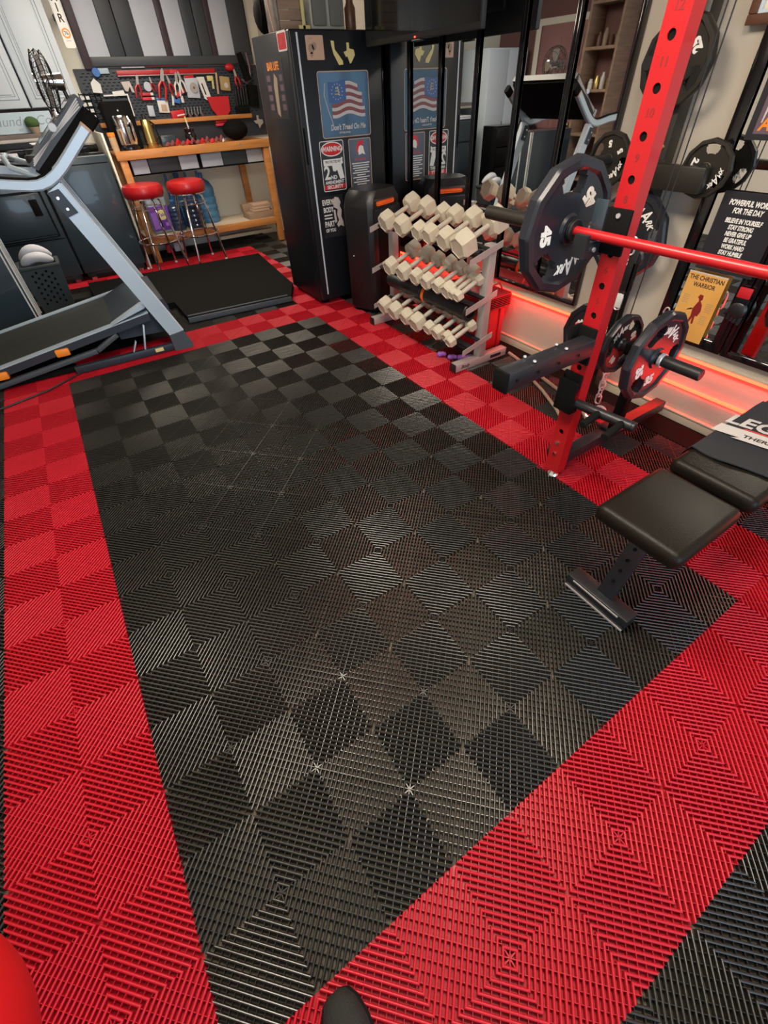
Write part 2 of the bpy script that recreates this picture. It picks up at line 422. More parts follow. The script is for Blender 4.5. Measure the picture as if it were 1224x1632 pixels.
# ---------------------------------------------------------------- weight plates
def plate(name_label, Rr, t, num, loc, rz, group=None, slots=(100, 222, 345), nums=(190, 45), logo=292, m='plate', rot=0, hubr=.026, txt='white_txt', logo_out=True, tilt=0):
    T = thing('weight_plate', name_label, 'weight plate', loc, rz, group)
    mb = MB(); N = 96
    rr = [hubr, .20, .235, .50, .56, .74, .80, .86, .965, 1.0]
    yf = [0, 0, .009, .009, .009, .009, .009, .0, .001, .012]
    rad = [rr[0]] + [x * Rr for x in rr[1:]]
    def inslot(k, a):
        if k not in (3, 4, 5): return False
        for s in slots:
            d = (a - s + 180) % 360 - 180
            if abs(d) < (23 if k == 4 else 19): return True
        return False
    V = []
    for side in (0, 1):
        for k, r in enumerate(rad):
            for i in range(N):
                a = 360 * i / N
                q = 1
                if k >= 7: q = math.cos(R(15)) / math.cos(R((a % 30) - 15))
                y = yf[k] if side == 0 else t - yf[k]
                V.append((r * q * math.cos(R(a)), y, r * q * math.sin(R(a))))
    K = len(rad); F = []
    idx = lambda s, k, i: s * K * N + k * N + i % N
    for k in range(K - 1):
        for i in range(N):
            a = 360 * (i + .5) / N
            if inslot(k, a):
                continue
            F.append((idx(0, k, i), idx(0, k, i + 1), idx(0, k + 1, i + 1), idx(0, k + 1, i)))
            F.append((idx(1, k, i), idx(1, k + 1, i), idx(1, k + 1, i + 1), idx(1, k, i + 1)))
            for di in (-1, 1):
                if inslot(k, 360 * (i + .5 + di) / N):
                    j = i if di < 0 else i + 1
                    F.append((idx(0, k, j), idx(0, k + 1, j), idx(1, k + 1, j), idx(1, k, j)))
            if k + 1 < K - 1 and inslot(k + 1, a): F.append((idx(0, k + 1, i), idx(0, k + 1, i + 1), idx(1, k + 1, i + 1), idx(1, k + 1, i)))
            if k > 0 and inslot(k - 1, a): F.append((idx(0, k, i), idx(0, k, i + 1), idx(1, k, i + 1), idx(1, k, i)))
    for i in range(N):
        F.append((idx(0, 0, i), idx(1, 0, i), idx(1, 0, i + 1), idx(0, 0, i + 1)))
        F.append((idx(0, K - 1, i), idx(0, K - 1, i + 1), idx(1, K - 1, i + 1), idx(1, K - 1, i)))
    mb._new(V, F)
    if rot: mb.bm.transform(Matrix.Rotation(R(rot), 4, 'Y'))
    part('disc', mb, m, T, 28, world=False)
    hb = MB().lathe([(hubr, -.001), (.16 * Rr, -.001), (.17 * Rr, .001), (.17 * Rr, .01)], Matrix.Rotation(R(-90), 4, 'X'), 32, False)
    part('hub_ring', hb, 'hubsteel' if Rr < .12 or Rr > .3 else m, T, world=False)
    lt = MB()
    def put(s, a, size, out, sx=1, bold=.0012, y=.0083, rad_=.50, shear=0):
        c = Vector((math.cos(R(a)), 0, math.sin(R(a)))); up = c if out else -c; rt = Vector((up.z, 0, -up.x))
        lt.text(s, size, face_mx(Vector((c.x * rad_ * Rr, y, c.z * rad_ * Rr)), rt, up), .0015, bold, shear, sx)
    for a in nums: put(num, a, .30 * Rr, False, 1.0, .004 * Rr / .22, rad_=.55)
    sg = -1 if logo_out else 1
    g = .0016 * Rr / .22
    put('XM', logo - sg * 25, .20 * Rr, logo_out, .85, g, shear=.4, rad_=.60)
    put('A', logo - sg * 2, .40 * Rr, logo_out, .75, g, shear=.4, rad_=.60)
    put('RK', logo + sg * 20, .20 * Rr, logo_out, .85, g, shear=.4, rad_=.60)
    part('lettering', lt, txt, T, world=False)
    return T

# ---------------------------------------------------------------- red rack upright with its black frame to the wall
UX0, UX1, UY0, UY1 = -.012, .046, .878, .952
t = thing('rack_upright', 'tall red square rack upright with punched holes and stamped numbers', 'squat rack', (0, .915, 0))
ZT = 2.35
mb = MB(); ch = [.037 + .108 * k for k in range(22)]
# -x wall with real round holes
holes = [z for z in [1.575 - .109 * k for k in range(-6, 14)] if .25 < z < ZT - .05]
yc = (UY0 + UY1) / 2; hr = .0125; step = .109
seg = 24; zlast = .03
def hole_panel(mb, x, z0, z1, zc):
    V = []; F = []; n = 24
    per = []
    for i in range(n):
        a = 2 * PI * i / n; c, s = math.cos(a), math.sin(a)
        hy, hz = (UY1 - UY0) / 2, (z1 - z0) / 2
        k = min(hy / abs(c) if abs(c) > 1e-6 else 9, (hz / abs(s)) if abs(s) > 1e-6 else 9)
        py, pz = yc + c * k, zc + s * k
        V += [(x, yc + hr * c, zc + hr * s), (x, py, pz), (x + .004, yc + hr * c, zc + hr * s)]
    for i in range(n):
        j = (i + 1) % n
        F.append((3 * i, 3 * j, 3 * j + 1, 3 * i + 1)); F.append((3 * i, 3 * i + 2, 3 * j + 2, 3 * j))
    # the four corners of the panel
    for cy, cz in ((UY0, z0), (UY1, z0), (UY0, z1), (UY1, z1)):
        b = len(V); V.append((x, cy, cz))
        ii = [i for i in range(n)]
        best = sorted(ii, key=lambda i: (V[3 * i + 1][1] - cy) ** 2 + (V[3 * i + 1][2] - cz) ** 2)[:2]
        F.append((b, 3 * best[0] + 1, 3 * best[1] + 1))
    mb._new(V, F)
prev = .03
for zc in sorted(holes):
    hole_panel(mb, UX0, zc - step / 2, zc + step / 2, zc)
z0 = sorted(holes)[0] - step / 2; z1 = sorted(holes)[-1] + step / 2
mb._new([(UX0, UY0, .03), (UX0, UY1, .03), (UX0, UY1, z0), (UX0, UY0, z0)], [(0, 1, 2, 3)])
mb._new([(UX0, UY0, .03), (UX0, UY0, z1), (UX1, UY0, z1), (UX1, UY0, .03)], [(0, 1, 2, 3)])
mb._new([(UX0, UY1, .03), (UX0, UY1, z1), (UX1, UY1, z1), (UX1, UY1, .03)], [(0, 1, 2, 3)])
mb._new([(UX1, UY0, .03), (UX1, UY1, .03), (UX1, UY1, z1), (UX1, UY0, z1)], [(0, 1, 2, 3)])
mb._new([(UX0, UY0, z1), (UX1, UY0, z1), (UX1, UY1, z1), (UX0, UY1, z1)], [(0, 1, 2, 3)])
mb._new([(UX0, UY0, .03), (UX1, UY0, .03), (UX1, UY1, .03), (UX0, UY1, .03)], [(0, 1, 2, 3)])
part('post', mb, 'red', t, 20)
mb = MB().box(UX0 + .006, UX0 + .007, yc - .02, yc + .02, .3, ZT - .1)
part('tube_inside', mb, 'matte', t)
mb = MB()
zn = 12
for k in range(12):
    z = 1.575 + .0545 - .109 * k + .109 * 0
    if z > .2: mb.text(str(12 - k), .030, face_mx((UX0 - .0004, yc, z), (0, -1, 0), (0, 0, 1)), .0006, .0007)
part('stamped_numbers', mb, 'dkred_txt', t)
mb = MB()
for z in (.135, .20): mb.cyl((UX0 - .006, yc + .004, z), (UX0, yc + .004, z), .009, n=6)
part('bolt', mb, 'chrome', t)
part('levelling_foot', MB().lathe([(.030, 0), (.028, .006), (.014, .022), (.008, .03)], Matrix.Translation((.012, .912, 0)), 20), 'chrome', t)
mb = MB().beam((UX1, .915, .09), (.88, .915, .09), .06, .06, bev=.004)
part('floor_beam', mb, 'steel_blk', t)
mb = MB().beam((UX1, .915, 2.25), (.93, .915, 2.25), .06, .06, bev=.004)
part('top_beam', mb, 'steel_blk', t)

# weight storage post behind, carrying a sideways peg
t = thing('weight_storage_post', 'short black post behind the red upright with a peg for the 35 plate', 'weight storage', (.41, .9, .12))
part('post', MB().box(.385, .435, .865, .912, .122, .64, .004).box(.275, .385, .872, .905, .575, .625, .003), 'matte', t)
part('foot', MB().box(.37, .45, .855, .96, .121, .130, .002), 'steel_blk', t)
part('peg', MB().cyl((.30, .985, .60), (.30, .575, .60), .0245, bev=.003), 'black', t)
part('peg_collar', MB().cyl((.30, .752, .60), (.30, .735, .60), .030, bev=.002), 'zinc', t)
plate('black urethane plate marked 35 on the low sideways peg', .195, .045, '35', (.30, .760, .60), 0, nums=(200, 275), logo=60, slots=(118, 235, 350), m='plate', logo_out=False)
plate('small black plate behind the 35 plate on the same low peg', .135, .035, '10', (.30, .925, .60), 0, nums=(235, 20), logo=120, slots=(60, 180, 300))

# spotter arm
t = thing('spotter_arm', 'dark grey safety spotter arm sticking out from the red upright', 'rack attachment', (-.25, .90, .65))
mb = MB().box(-.490, -.02, .866, .932, .662, .736, .008)
part('arm', mb, 'steel_blk', t)
mb = MB()
mb.box(-.06, .05, .955, .966, .62, .77, .004).box(-.028, -.014, .874, .957, .62, .77, .004)
part('bracket', mb, 'matte', t)
mb = MB()
for k in range(4): mb.cyl((-.45 + .11 * k, .8625, .70), (-.45 + .11 * k, .861, .70), .006, n=12)
part('pin_hole', mb, 'matte', t)
mb = MB()
for k in range(2):
    for y in (.875, .922): mb.lathe([(.007, 0), (.006, .004), (.002, .006)], Matrix.Translation((-.36 + .17 * k, y, .742)), 10)
part('rivet', mb, 'zinc', t)
part('end_cap', MB().box(-.502, -.490, .863, .935, .658, .740, .005), 'matte', t)
part('pop_pin', MB().cyl((-.0, .967, .75), (-.0, .99, .75), .010, bev=.003), 'red_flat', t)

# J hook
t = thing('j_hook', 'black padded hook on the red upright holding the red bar', 'rack attachment', (-.05, .915, 1.02))
part('bracket', MB().box(-.020, .054, .955, .9565, 1.03, 1.17, .0).box(-.026, -.014, .870, .960, 1.03, 1.17, .003), 'matte', t)
part('hook', MB().prism([(.05, 0), (-.105, 0), (-.105, .072), (-.090, .074), (-.085, .045), (-.026, .045), (-.026, .15), (.05, .15)], face_mx((0, .957, 1.02), (1, 0, 0), (0, 0, 1)), -.055), 'steel_blk', t)
part('liner', MB().box(-.088, -.026, .960, 1.009, 1.0655, 1.0722, .002).box(-.034, -.0265, .960, 1.009, 1.0745, 1.19, .002), 'appliance', t)
part('bolt', MB().cyl((-.06, .956, 1.045), (-.06, .950, 1.045), .008, n=8).cyl((-.026, .915, 1.15), (-.031, .915, 1.15), .008, n=8), 'zinc', t)

# barbell
BX, BZ = -.058, 1.089
t = thing('barbell', 'long red barbell resting across the red upright with black sleeves', 'barbell', (BX, .45, BZ))
part('shaft', MB().cyl((BX, 1.055, BZ), (BX, -.28, BZ), .0162, n=24), 'red', t)
part('sleeve', MB().cyl((BX, 1.075, BZ), (BX, 1.50, BZ), .0255, n=28, bev=.003), 'plate_brown', t)
part('sleeve', MB().cyl((BX, -.30, BZ), (BX, -.72, BZ), .0255, n=28, bev=.003), 'plate_brown', t)
part('collar', MB().cyl((BX, 1.045, BZ), (BX, 1.064, BZ), .037, n=28, bev=.003), 'black', t)
part('collar', MB().cyl((BX, -.272, BZ), (BX, -.29, BZ), .037, n=28, bev=.003), 'black', t)
plate('large black plate marked 45 loaded on the red barbell', .222, .052, '45', (BX, 1.068, BZ), 0, slots=(98, 232, 345), nums=(183, 48), logo=290, hubr=.0257)

# ---------------------------------------------------------------- plate tree on the wall
TX, TY = .83, 1.36
t = thing('plate_tree', 'black wall mounted plate tree with pegs for spare plates', 'plate rack', (TX, TY, 0))
part('post', MB().box(.84, .92, TY - .04, TY + .04, -.013, 1.85, .004), 'plate_brown', t)
mb = MB().box(.775, .823, 1.085, TY - .045, 1.10, 1.195, .004).box(.775, .85, TY - .045, TY + .03, 1.09, 1.205, .004).box(.85, .92, TY + .035, 1.60, 1.10, 1.20, .004)
part('cross_arm', mb, 'plate_brown', t)
pegs = dict(top=(1.385, 1.53), mid=(1.37, .885), low=(1.41, .335), right=(1.115, 1.183), left=(1.585, 1.19))
for k, (y, z) in pegs.items():
    if k in ('top', 'mid', 'low'): part('peg', MB().cyl((.845, y, z), (.62, y, z), .0245, bev=.003), 'black', t)
    elif k == 'left': part('peg', MB().cyl((.855, y, z), (.55, y, z), .0245, bev=.003), 'black', t)
    else: part('peg', MB().cyl((.855, y, z), (.80, y, z), .0245, bev=.003), 'black', t)
part('bolt', MB().lathe([(.012, 0), (.010, .006), (.003, .008)], axis_mx((.84, 1.345, 1.25), (-1, 0, 0)), 10), 'gold', t)
plate('brown tinged black plate on the top peg of the wall plate tree', .155, .040, '25', (.79, pegs['top'][0] - .01, pegs['top'][1]), -PI / 2, nums=(35, 150), logo=265, slots=(330, 95, 210), m='plate_brown')
plate('large black plate on the middle peg of the wall plate tree', .205, .045, '45', (.79, pegs['mid'][0], pegs['mid'][1]), -PI / 2, nums=(290, 150), logo=55, slots=(0, 110, 225), logo_out=True)
plate('large black plate on the lowest peg of the wall plate tree', .200, .045, '45', (.79, pegs['low'][0], pegs['low'][1]), -PI / 2, nums=(150, 288), logo=45, slots=(230, 352, 105), logo_out=True)
plate('small black plate marked 2.5 on the right hand peg of the plate tree', .110, .022, '2.5', (.825, pegs['right'][0], pegs['right'][1]), -PI / 2, nums=(165, 262), logo=330, slots=(90, 210, 330), m='plate_brown')
plate('small black plate marked 5 on the left hand peg of the plate tree', .118, .026, '5', (.80, pegs['left'][0], pegs['left'][1]), -PI / 2, nums=(100, 35), logo=-40, slots=(155, 270, 350), m='plate_brown')

# ---------------------------------------------------------------- cable pulley kit hanging behind the upright
t = thing('cable_pulley', 'thin black cable with pulleys and snap hooks hanging behind the red upright', 'cable pulley', (.45, 1.1, .5))
part('cable', MB().tube([(.60, 1.128, 2.5), (.60, 1.128, .95)], .0028, 8), 'black', t)
part('cable', MB().tube([(.60, 1.098, 2.5), (.60, 1.105, .60)], .0028, 8), 'black', t)
for y, z, r in ((1.09, .90, .033), (1.10, .80, .028)):
    part('pulley_wheel', MB().cyl((.458, y, z), (.478, y, z), r, n=24, bev=.005), 'black', t)
part('pulley_plate', MB().box(.452, .456, 1.075, 1.115, .76, .95, .001).box(.480, .484, 1.075, 1.115, .76, .95, .001), 'black', t)
def link_oval(mb, c, L, w, r, ax, up=(0, 0, 1)):
    up = Vector(up).normalized(); ax = Vector(ax); ax = (ax - up * ax.dot(up)).normalized(); c = Vector(c); pts = []
    for i in range(16):
        a = 2 * PI * i / 16; x = math.cos(a) * w / 2; y = math.sin(a) * w / 2 + (1 if math.sin(a) > 0 else -1) * (L - w) / 2
        pts.append(c + ax * x + up * y)
    mb.tube(pts, r, 6, True)
for y_, z_ in ((1.115, .945), (1.10, .71)):
    mb = MB(); link_oval(mb, (.45, y_, z_), .07, .032, .004, (0, 1, 0)); part('snap_hook', mb, 'zinc', t)
part('strap', MB().box(.452, .456, 1.09, 1.115, .55, .70, .001).box(.452, .456, 1.065, 1.085, .55, .88, .001), 'matte', t)
part('strap_buckle', MB().box(.446, .450, 1.083, 1.122, .685, .748, .001), 'sign_white', t)
# chain
t = thing('steel_chain', 'bright steel chain hanging in front of the lowest plate', 'chain', (.45, 1.05, .2))
mb = MB(); p = Vector((.45, 1.05, .475)); q = Vector((.45, 1.045, .195)); d = (q - p); n_ = 7
for k in range(n_):
    link_oval(mb, p + d * (k + .5) / n_, d.length / n_ * 1.42, .030, .0040, (1, 0, 0) if k % 2 else (0, 1, 0), d)
part('chain_links', mb, 'zinc', t, label='row of oval steel links')
mb = MB(); link_oval(mb, p + Vector((.0, -.004, .045)), .10, .045, .0055, (0, 1, 0), -d)
part('snap_hook', mb, 'zinc', t)
mb = MB(); p = Vector((.45, .868, .745)); q = Vector((.45, .92, .605)); d = q - p
for k in range(7): link_oval(mb, p + d * (k + .5) / 7, d.length / 7 * 1.4, .018, .003, (1, 0, 0) if k % 2 else (0, 1, 0), d)
solo('steel_chain', 'short bluish steel chain hanging between the plates and the mirror', 'chain', mb, 'zinc')
mb = MB(); link_oval(mb, (.30, .955, .235), .115, .048, .0065, (0, 1, .25), (1, -.1, .1))
solo('carabiner', 'large oval silver snap hook lying behind the black grip handle', 'carabiner', mb, 'zinc')
solo('red_webbing', 'folded red webbing tucked into the large silver snap hook', 'strap', MB().box(.27, .36, .93, .975, .205, .225, .006).box(.29, .34, .90, .95, .19, .2045, .006), 'red_flat')

# T-shaped grip handle on the upright
t = thing('grip_attachment', 'black double grip handle hooked on the lower red upright', 'rack attachment', (0, .75, .40))
part('bracket', MB().box(-.060, -.013, .868, .960, .40, .445, .004).box(-.03, -.013, .955, .968, .40, .56, .004).box(-.03, -.0135, .880, .9675, .505, .57, .004).box(-.062, -.05, .868, .960, .40, .55, .004), 'matte', t)
part('crossbar', MB().cyl((-.02, .878, .442), (.015, .625, .442), .021, bev=.003), 'steel_blk', t)
part('crossbar_cap', MB().cyl((.015, .628, .442), (.0165, .615, .442), .0225, bev=.003), 'black', t)
for y in (.770, .665): part('grip', MB().cyl((.003, y, .442), (-.135, y - .018, .442), .016, bev=.003), 'rubber', t)

# ---------------------------------------------------------------- low bar and bits behind the upright
solo('resistance_tube', 'reddish brown rubber tube lying on the floor by the wall', 'exercise band', MB().tube([(.80, 2.02, .012), (.74, 1.75, .012), (.66, 1.42, .012), (.58, 1.18, .012), (.5, 1.08, .012)], .011, 8), 'clay')
solo('resistance_tube', 'reddish rubber tube lying nearest the red upright', 'exercise band', MB().tube([(.70, 1.8, .012), (.58, 1.5, .012), (.48, 1.3, .012), (.40, 1.18, .012)], .010, 8), 'clay')
solo('roller', 'round black roller with a grey cap behind the grip handle', 'roller', MB().cyl((.12, 1.02, .055), (.12, .97, .055), .055, bev=.008).cyl((.12, .97, .055), (.12, .962, .055), .018, bev=.002), 'black')

# ---------------------------------------------------------------- weight bench
t = thing('weight_bench', 'black adjustable weight bench with square seat pad', 'bench', (.15, .28, 0))
def pad(mb, x0, x1, y0, y1, z0, z1, b):
    mb.box(x0, x1, y0, y1, z0, z1, b, 4)
mb = MB(); 
part('seat_pad', pad(mb, -.495, -.135, .125, .415, .395, .462, .026) or mb, 'vinyl', t, 60)
mb = MB()
part('back_pad', pad(mb, -.085, .80, .115, .41, .40, .467, .026) or mb, 'vinyl', t, 60)
part('pad_plate', MB().box(-.46, -.16, .17, .37, .375, .398, .004).box(-.05, .75, .17, .36, .378, .402, .004), 'matte', t)
part('main_rail', MB().beam((-.30, .27, .33), (.78, .27, .20), .06, .06, bev=.004), 'steel_blk', t)
part('seat_bracket', MB().beam((-.32, .27, .37), (-.10, .27, .31), .05, .07, bev=.003), 'matte', t)
part('front_leg', MB().beam((-.435, .285, .05), (-.325, .285, .37), .062, .030, bev=.003), 'steel_blk', t)
mb = MB()
for k in range(4):
    f = .24 + .15 * k; mb.cyl((-.435 + .110 * f - .014, .285, .05 + .32 * f + .004), (-.435 + .110 * f - .020, .285, .05 + .32 * f + .006), .006, n=10)
part('adjust_hole', mb, 'matte', t)
part('front_foot', MB().box(-.478, -.412, .165, .425, .003, .062, .004), 'satin', t)
part('foot_trim', MB().box(-.481, -.478, .168, .422, .0, .008).box(-.482, -.4785, .200, .395, .050, .056), 'grey_metal', t)
part('rear_leg', MB().beam((.72, .27, .20), (.80, .27, .03), .06, .06, bev=.004), 'steel_blk', t)
part('rear_foot', MB().box(.78, .84, .10, .44, .0, .06, .004), 'steel_blk', t)

# towel with printed words
t = thing('towel', 'dark grey towel with white printed lettering draped over the bench back pad', 'towel', (.3, .27, .47))
N1, N2 = 26, 22; V = []
for i in range(N1 + 1):
    for j in range(N2 + 1):
        u = i / N1; v = j / N2
        x = .055 + .52 * u - .03 * v + .012 * math.sin(v * 7); y = .085 + (.435 - .085) * v
        z = .4715 + .0022 * math.sin(u * 9 + v * 4) + .0015 * math.sin(v * 15)
        if v > .93: z -= (v - .93) * 1.2; 
        if v < .08: z -= (.08 - v) * 1.5
        V.append((x, y, z))
F = [(i * (N2 + 1) + j, (i + 1) * (N2 + 1) + j, (i + 1) * (N2 + 1) + j + 1, i * (N2 + 1) + j + 1) for i in range(N1) for j in range(N2)]
mb = MB(); mb._new(V, F); me_n = len(mb.bm.faces)
ext = bmesh.ops.extrude_face_region(mb.bm, geom=list(mb.bm.faces)); 
bmesh.ops.translate(mb.bm, verts=[g for g in ext['geom'] if isinstance(g, bmesh.types.BMVert)], vec=(0, 0, .004))
part('cloth', mb, 'cloth', t, 60)
fm = lambda x, y: face_mx((x, y, .4795), (.25, -1, 0), (1, .25, 0))
mb = MB().prism([(-.17, -.020), (.12, -.020), (.12, .045), (-.15, .045)], fm(.245, .26), .0006)
mb.prism([(-.10, -.035), (.12, -.035), (.12, -.0201), (-.075, -.0201)], fm(.245, .26), .0006)
mb.text('LEGEND', .105, fm(.350, .255), .0008, .003, .3, .9)
part('print', mb, 'cloth_white', t)
part('print_words', MB().text('THERAPY', .032, face_mx((.243, .262, .4803), (.25, -1, 0), (1, .25, 0)), .0006, .001, .2), 'blk_txt', t)
mb = MB().prism([(-.08, .047), (.10, .047), (.10, .056), (-.07, .056)], face_mx((.245, .26, .4797), (.25, -1, 0), (1, .25, 0)), .0006)
part('print_line', mb, 'red_flat', t)
# ---------------------------------------------------------------- dumbbell rack
t = thing('dumbbell_rack', 'grey steel three tier dumbbell rack under the mirrors', 'dumbbell rack', (.53, 2.6, 0))
for y in (2.03, 3.10):
    f = part('foot', MB().box(.30, .775, y, y + .058, .002, .058, .003), 'grey_metal', t)
    part('foot_cap', MB().box(.292, .3, y - .001, y + .059, .001, .059, .002).box(.775, .78, y - .001, y + .059, .001, .059, .002), 'black', f)
    part('post', MB().box(.505, .563, y, y + .058, .058, .775, .003), 'grey_metal', t)
part('foot_lettering', MB().text('Body', .034, face_mx((.385, 2.0295, .03), (1, 0, 0), (0, 0, 1)), .0006, .0005, .3, 1.1), 'blk_txt', t)
part('foot_label', MB().box(.62, .72, 2.0285, 2.03, .018, .040), 'poster_dark', t)
for z, in ((.745,), (.455,), (.175,)):
    mb = MB()
    for x, dz in ((.425, .015), (.50, .045)):
        mb.beam((x, 2.035, z - .035 + dz), (x, 3.155, z - .035 + dz), .030, .012, up=(-.35, 0, 1), bev=.001)
    tr = part('tray', mb, 'steel_blk', t)
    for y in (2.022, 3.158):
        part('end_plate', MB().prism([(.345, z - .062), (.60, z + .008), (.60, z + .045), (.345, z - .025)], face_mx((0, y, 0), (1, 0, 0), (0, 0, 1)), -.006), 'grey_metal', tr)

def dumbbell(r, L, sp, label, loc, tilt, group):
    T = thing('dumbbell', label, 'dumbbell', loc, 0, group); T.rotation_euler = (random.uniform(-.25, .25) * .4, tilt, random.uniform(-.04, .04))
    part('handle', MB().lathe([(.0125, -sp / 2), (.0155, -sp * .2), (.0165, 0), (.0155, sp * .2), (.0125, sp / 2)], Matrix.Rotation(R(90), 4, 'Y'), 14), 'db_handle', T, world=False)
    off = random.choice((0, 0, 0, R(8)))
    for s in (-1, 1):
        pr = [(r * .72, sp / 2 - L / 2), (r, sp / 2 - L / 2 + r * .22), (r, sp / 2 + L / 2 - r * .20), (r * .78, sp / 2 + L / 2), (r * .70, sp / 2 + L / 2), (r * .68, sp / 2 + L / 2 - .003)]
        mx = Matrix.Rotation(R(90 * s), 4, 'Y') @ Matrix.Rotation(off, 4, 'Z')
        part('weight_head', MB().lathe(pr, mx, 6), 'db', T, 20, world=False)
    return T
rows = {'top': ([2.915, 2.735, 2.550, 2.425, 2.262, 2.085], [.070, .068, .060, .062, .068, .082], .828, .455, 'top'),
        'middle': ([2.87, 2.70, 2.558, 2.430, 2.315, 2.205, 2.145, 2.092], [.066, .066, .057, .057, .052, .056, .037, .037], .545, .44, 'mid'),
        'bottom': ([2.93, 2.785, 2.64, 2.505, 2.38, 2.270, 2.180, 2.108], [.070, .070, .064, .070, .051, .054, .043, .042], .245, .42, 'low')}
ordn = ['leftmost', 'second from the left', 'third from the left', 'fourth from the left', 'fifth from the left', 'sixth from the left', 'seventh from the left', 'rightmost']
for nm_, (ys, rs, z, x, _) in rows.items():
    n = len(ys)
    for k, (y, r) in enumerate(zip(ys, rs)):
        o = 'rightmost' if k == n - 1 else ordn[k]
        sz = 'large' if r > .065 else ('small' if r < .042 else 'mid sized')
        sp = .115 + r * 1.55
        dumbbell(r, r * 1.35, sp, f'{sz} cream hex dumbbell, {o} on the {nm_} tier of the rack', (x + (0 if r > .042 else -.03), y, z + (r - .055) * .55), -R(21), 'cream dumbbells on the three tier rack')

# foam roller on the bottom tier
t = thing('foam_roller', 'black foam roller with an orange band lying over the bottom row of dumbbells', 'foam roller', (.56, 2.55, .28))
pts = [(3.03, .054), (3.025, .060), (2.60, .060), (2.598, .057), (2.575, .057), (2.573, .060), (2.105, .060), (2.098, .054)]
mb = MB(); p0 = Vector((.448, 0, .366))
mb.lathe([(r, y) for y, r in reversed(pts)], Matrix(((1, 0, 0, p0.x), (0, 0, 1, 0), (0, -1, 0, p0.z), (0, 0, 0, 1))), 28)
part('roll', mb, 'satin', t)
part('band', MB().cyl((p0.x, 2.575, p0.z), (p0.x, 2.545, p0.z), .0615, n=32, bev=.001), 'orange_hot', t)
part('core_hole', MB().cyl((p0.x, 2.099, p0.z), (p0.x, 2.0965, p0.z), .036, n=24), 'matte', t)

# red storage box with black slats behind the rack
t = thing('storage_box', 'red plastic box with a black slatted grille behind the dumbbell rack', 'box', (.80, 2.30, 0))
part('body', MB().box(.66, .86, 2.17, 2.60, .0, .30, .02), 'red_flat', t)
part('lid', MB().box(.63, .885, 2.14, 2.63, .30, .40, .02), 'red_flat', t)
part('grille', MB().box(.626, .634, 2.17, 2.58, .315, .385, .002).box(.68, .86, 2.136, 2.142, .315, .385, .002), 'matte', t)
mb = MB()
for k in range(6): mb.box(.623, .6275, 2.17, 2.58, .318 + .012 * k, .322 + .012 * k)
for k in range(6): mb.box(.68, .86, 2.134, 2.1365, .318 + .012 * k, .322 + .012 * k)
part('slat', mb, 'red_flat', t)
part('carry_handle', MB().tube([(.70, 2.2, .40), (.70, 2.2, .45), (.80, 2.2, .46), (.84, 2.2, .40)], .006, 8), 'red_flat', t)
part('side_rib', MB().box(.70, .712, 2.160, 2.172, .01, .29, .003).box(.80, .812, 2.160, 2.172, .01, .29, .003), 'red_flat', t)

for k, (x, y) in enumerate(((.37, 2.30), (.40, 2.215), (.45, 2.17), (.50, 2.13))):
    mb = MB(); mb.tube([(x, y, .016), (x + .01, y - .02, .03), (x + .03, y - .03, .022)], [.016, .018, .014], 10)
    mb.ball((x, y, .02), .02)
    solo('massage_ball', 'violet rubber massage piece on the floor under the rack, ' + ['farthest from the grey post', 'second farthest from the grey post', 'second nearest to the grey post', 'right beside the grey post'][k], 'massage tool', mb, 'violet', 'violet massage pieces under the rack')

# ---------------------------------------------------------------- party speaker
a = math.atan2(.35, .937)
t = thing('party_speaker', 'tall black party speaker with an orange handle inset beside the refrigerator', 'speaker', (.425, 3.277, 0), a)
F_ = lambda mb: mb
mb = MB(); mb.rings([[Vector(p) for p in ((x0, 0 + c, z), (x0 + c, 0, z), (.40 - x0 - c, 0, z), (.40 - x0, c, z), (.40 - x0, d - c, z), (.40 - x0 - c, d, z), (x0 + c, d, z), (x0, d - c, z))] for x0, c, d, z in ((.012, .04, .28, .03), (0, .03, .29, .05), (0, .03, .29, .80), (.006, .04, .285, .87), (.03, .06, .27, .92))])
part('cabinet', mb, 'satin', t, 40, world=False)
part('front_baffle', MB().box(.045, .385, -.012, .03, .06, .80, .012), 'fridge', t, world=False)
part('grille', MB().box(.075, .36, -.016, -.01, .10, .72, .004), 'speaker_grille', t, world=False).data.materials[0] = M['matte']
part('handle_recess', MB().box(.05, .375, -.004, .05, .805, .865, .012), 'black', t, world=False)
part('handle', MB().box(.075, .295, -.010, -.002, .818, .850, .012), 'orange_hot', t, label='orange handle inset', world=False)
part('side_seam', MB().box(.040, .044, -.006, .0, .05, .80), 'black', t, world=False)
part('base_strip', MB().box(.06, .30, -.014, -.004, .028, .052, .004), 'orange_hot', t, world=False)
part('foot', MB().box(.03, .09, .02, .08, 0, .03, .005).box(.31, .37, .02, .08, 0, .03, .005).box(.03, .09, .2, .26, 0, .03, .005).box(.31, .37, .2, .26, 0, .03, .005), 'rubber', t, world=False)
part('status_light', MB().ball((-.001, .20, .46), .005), 'sign_white', t, world=False)

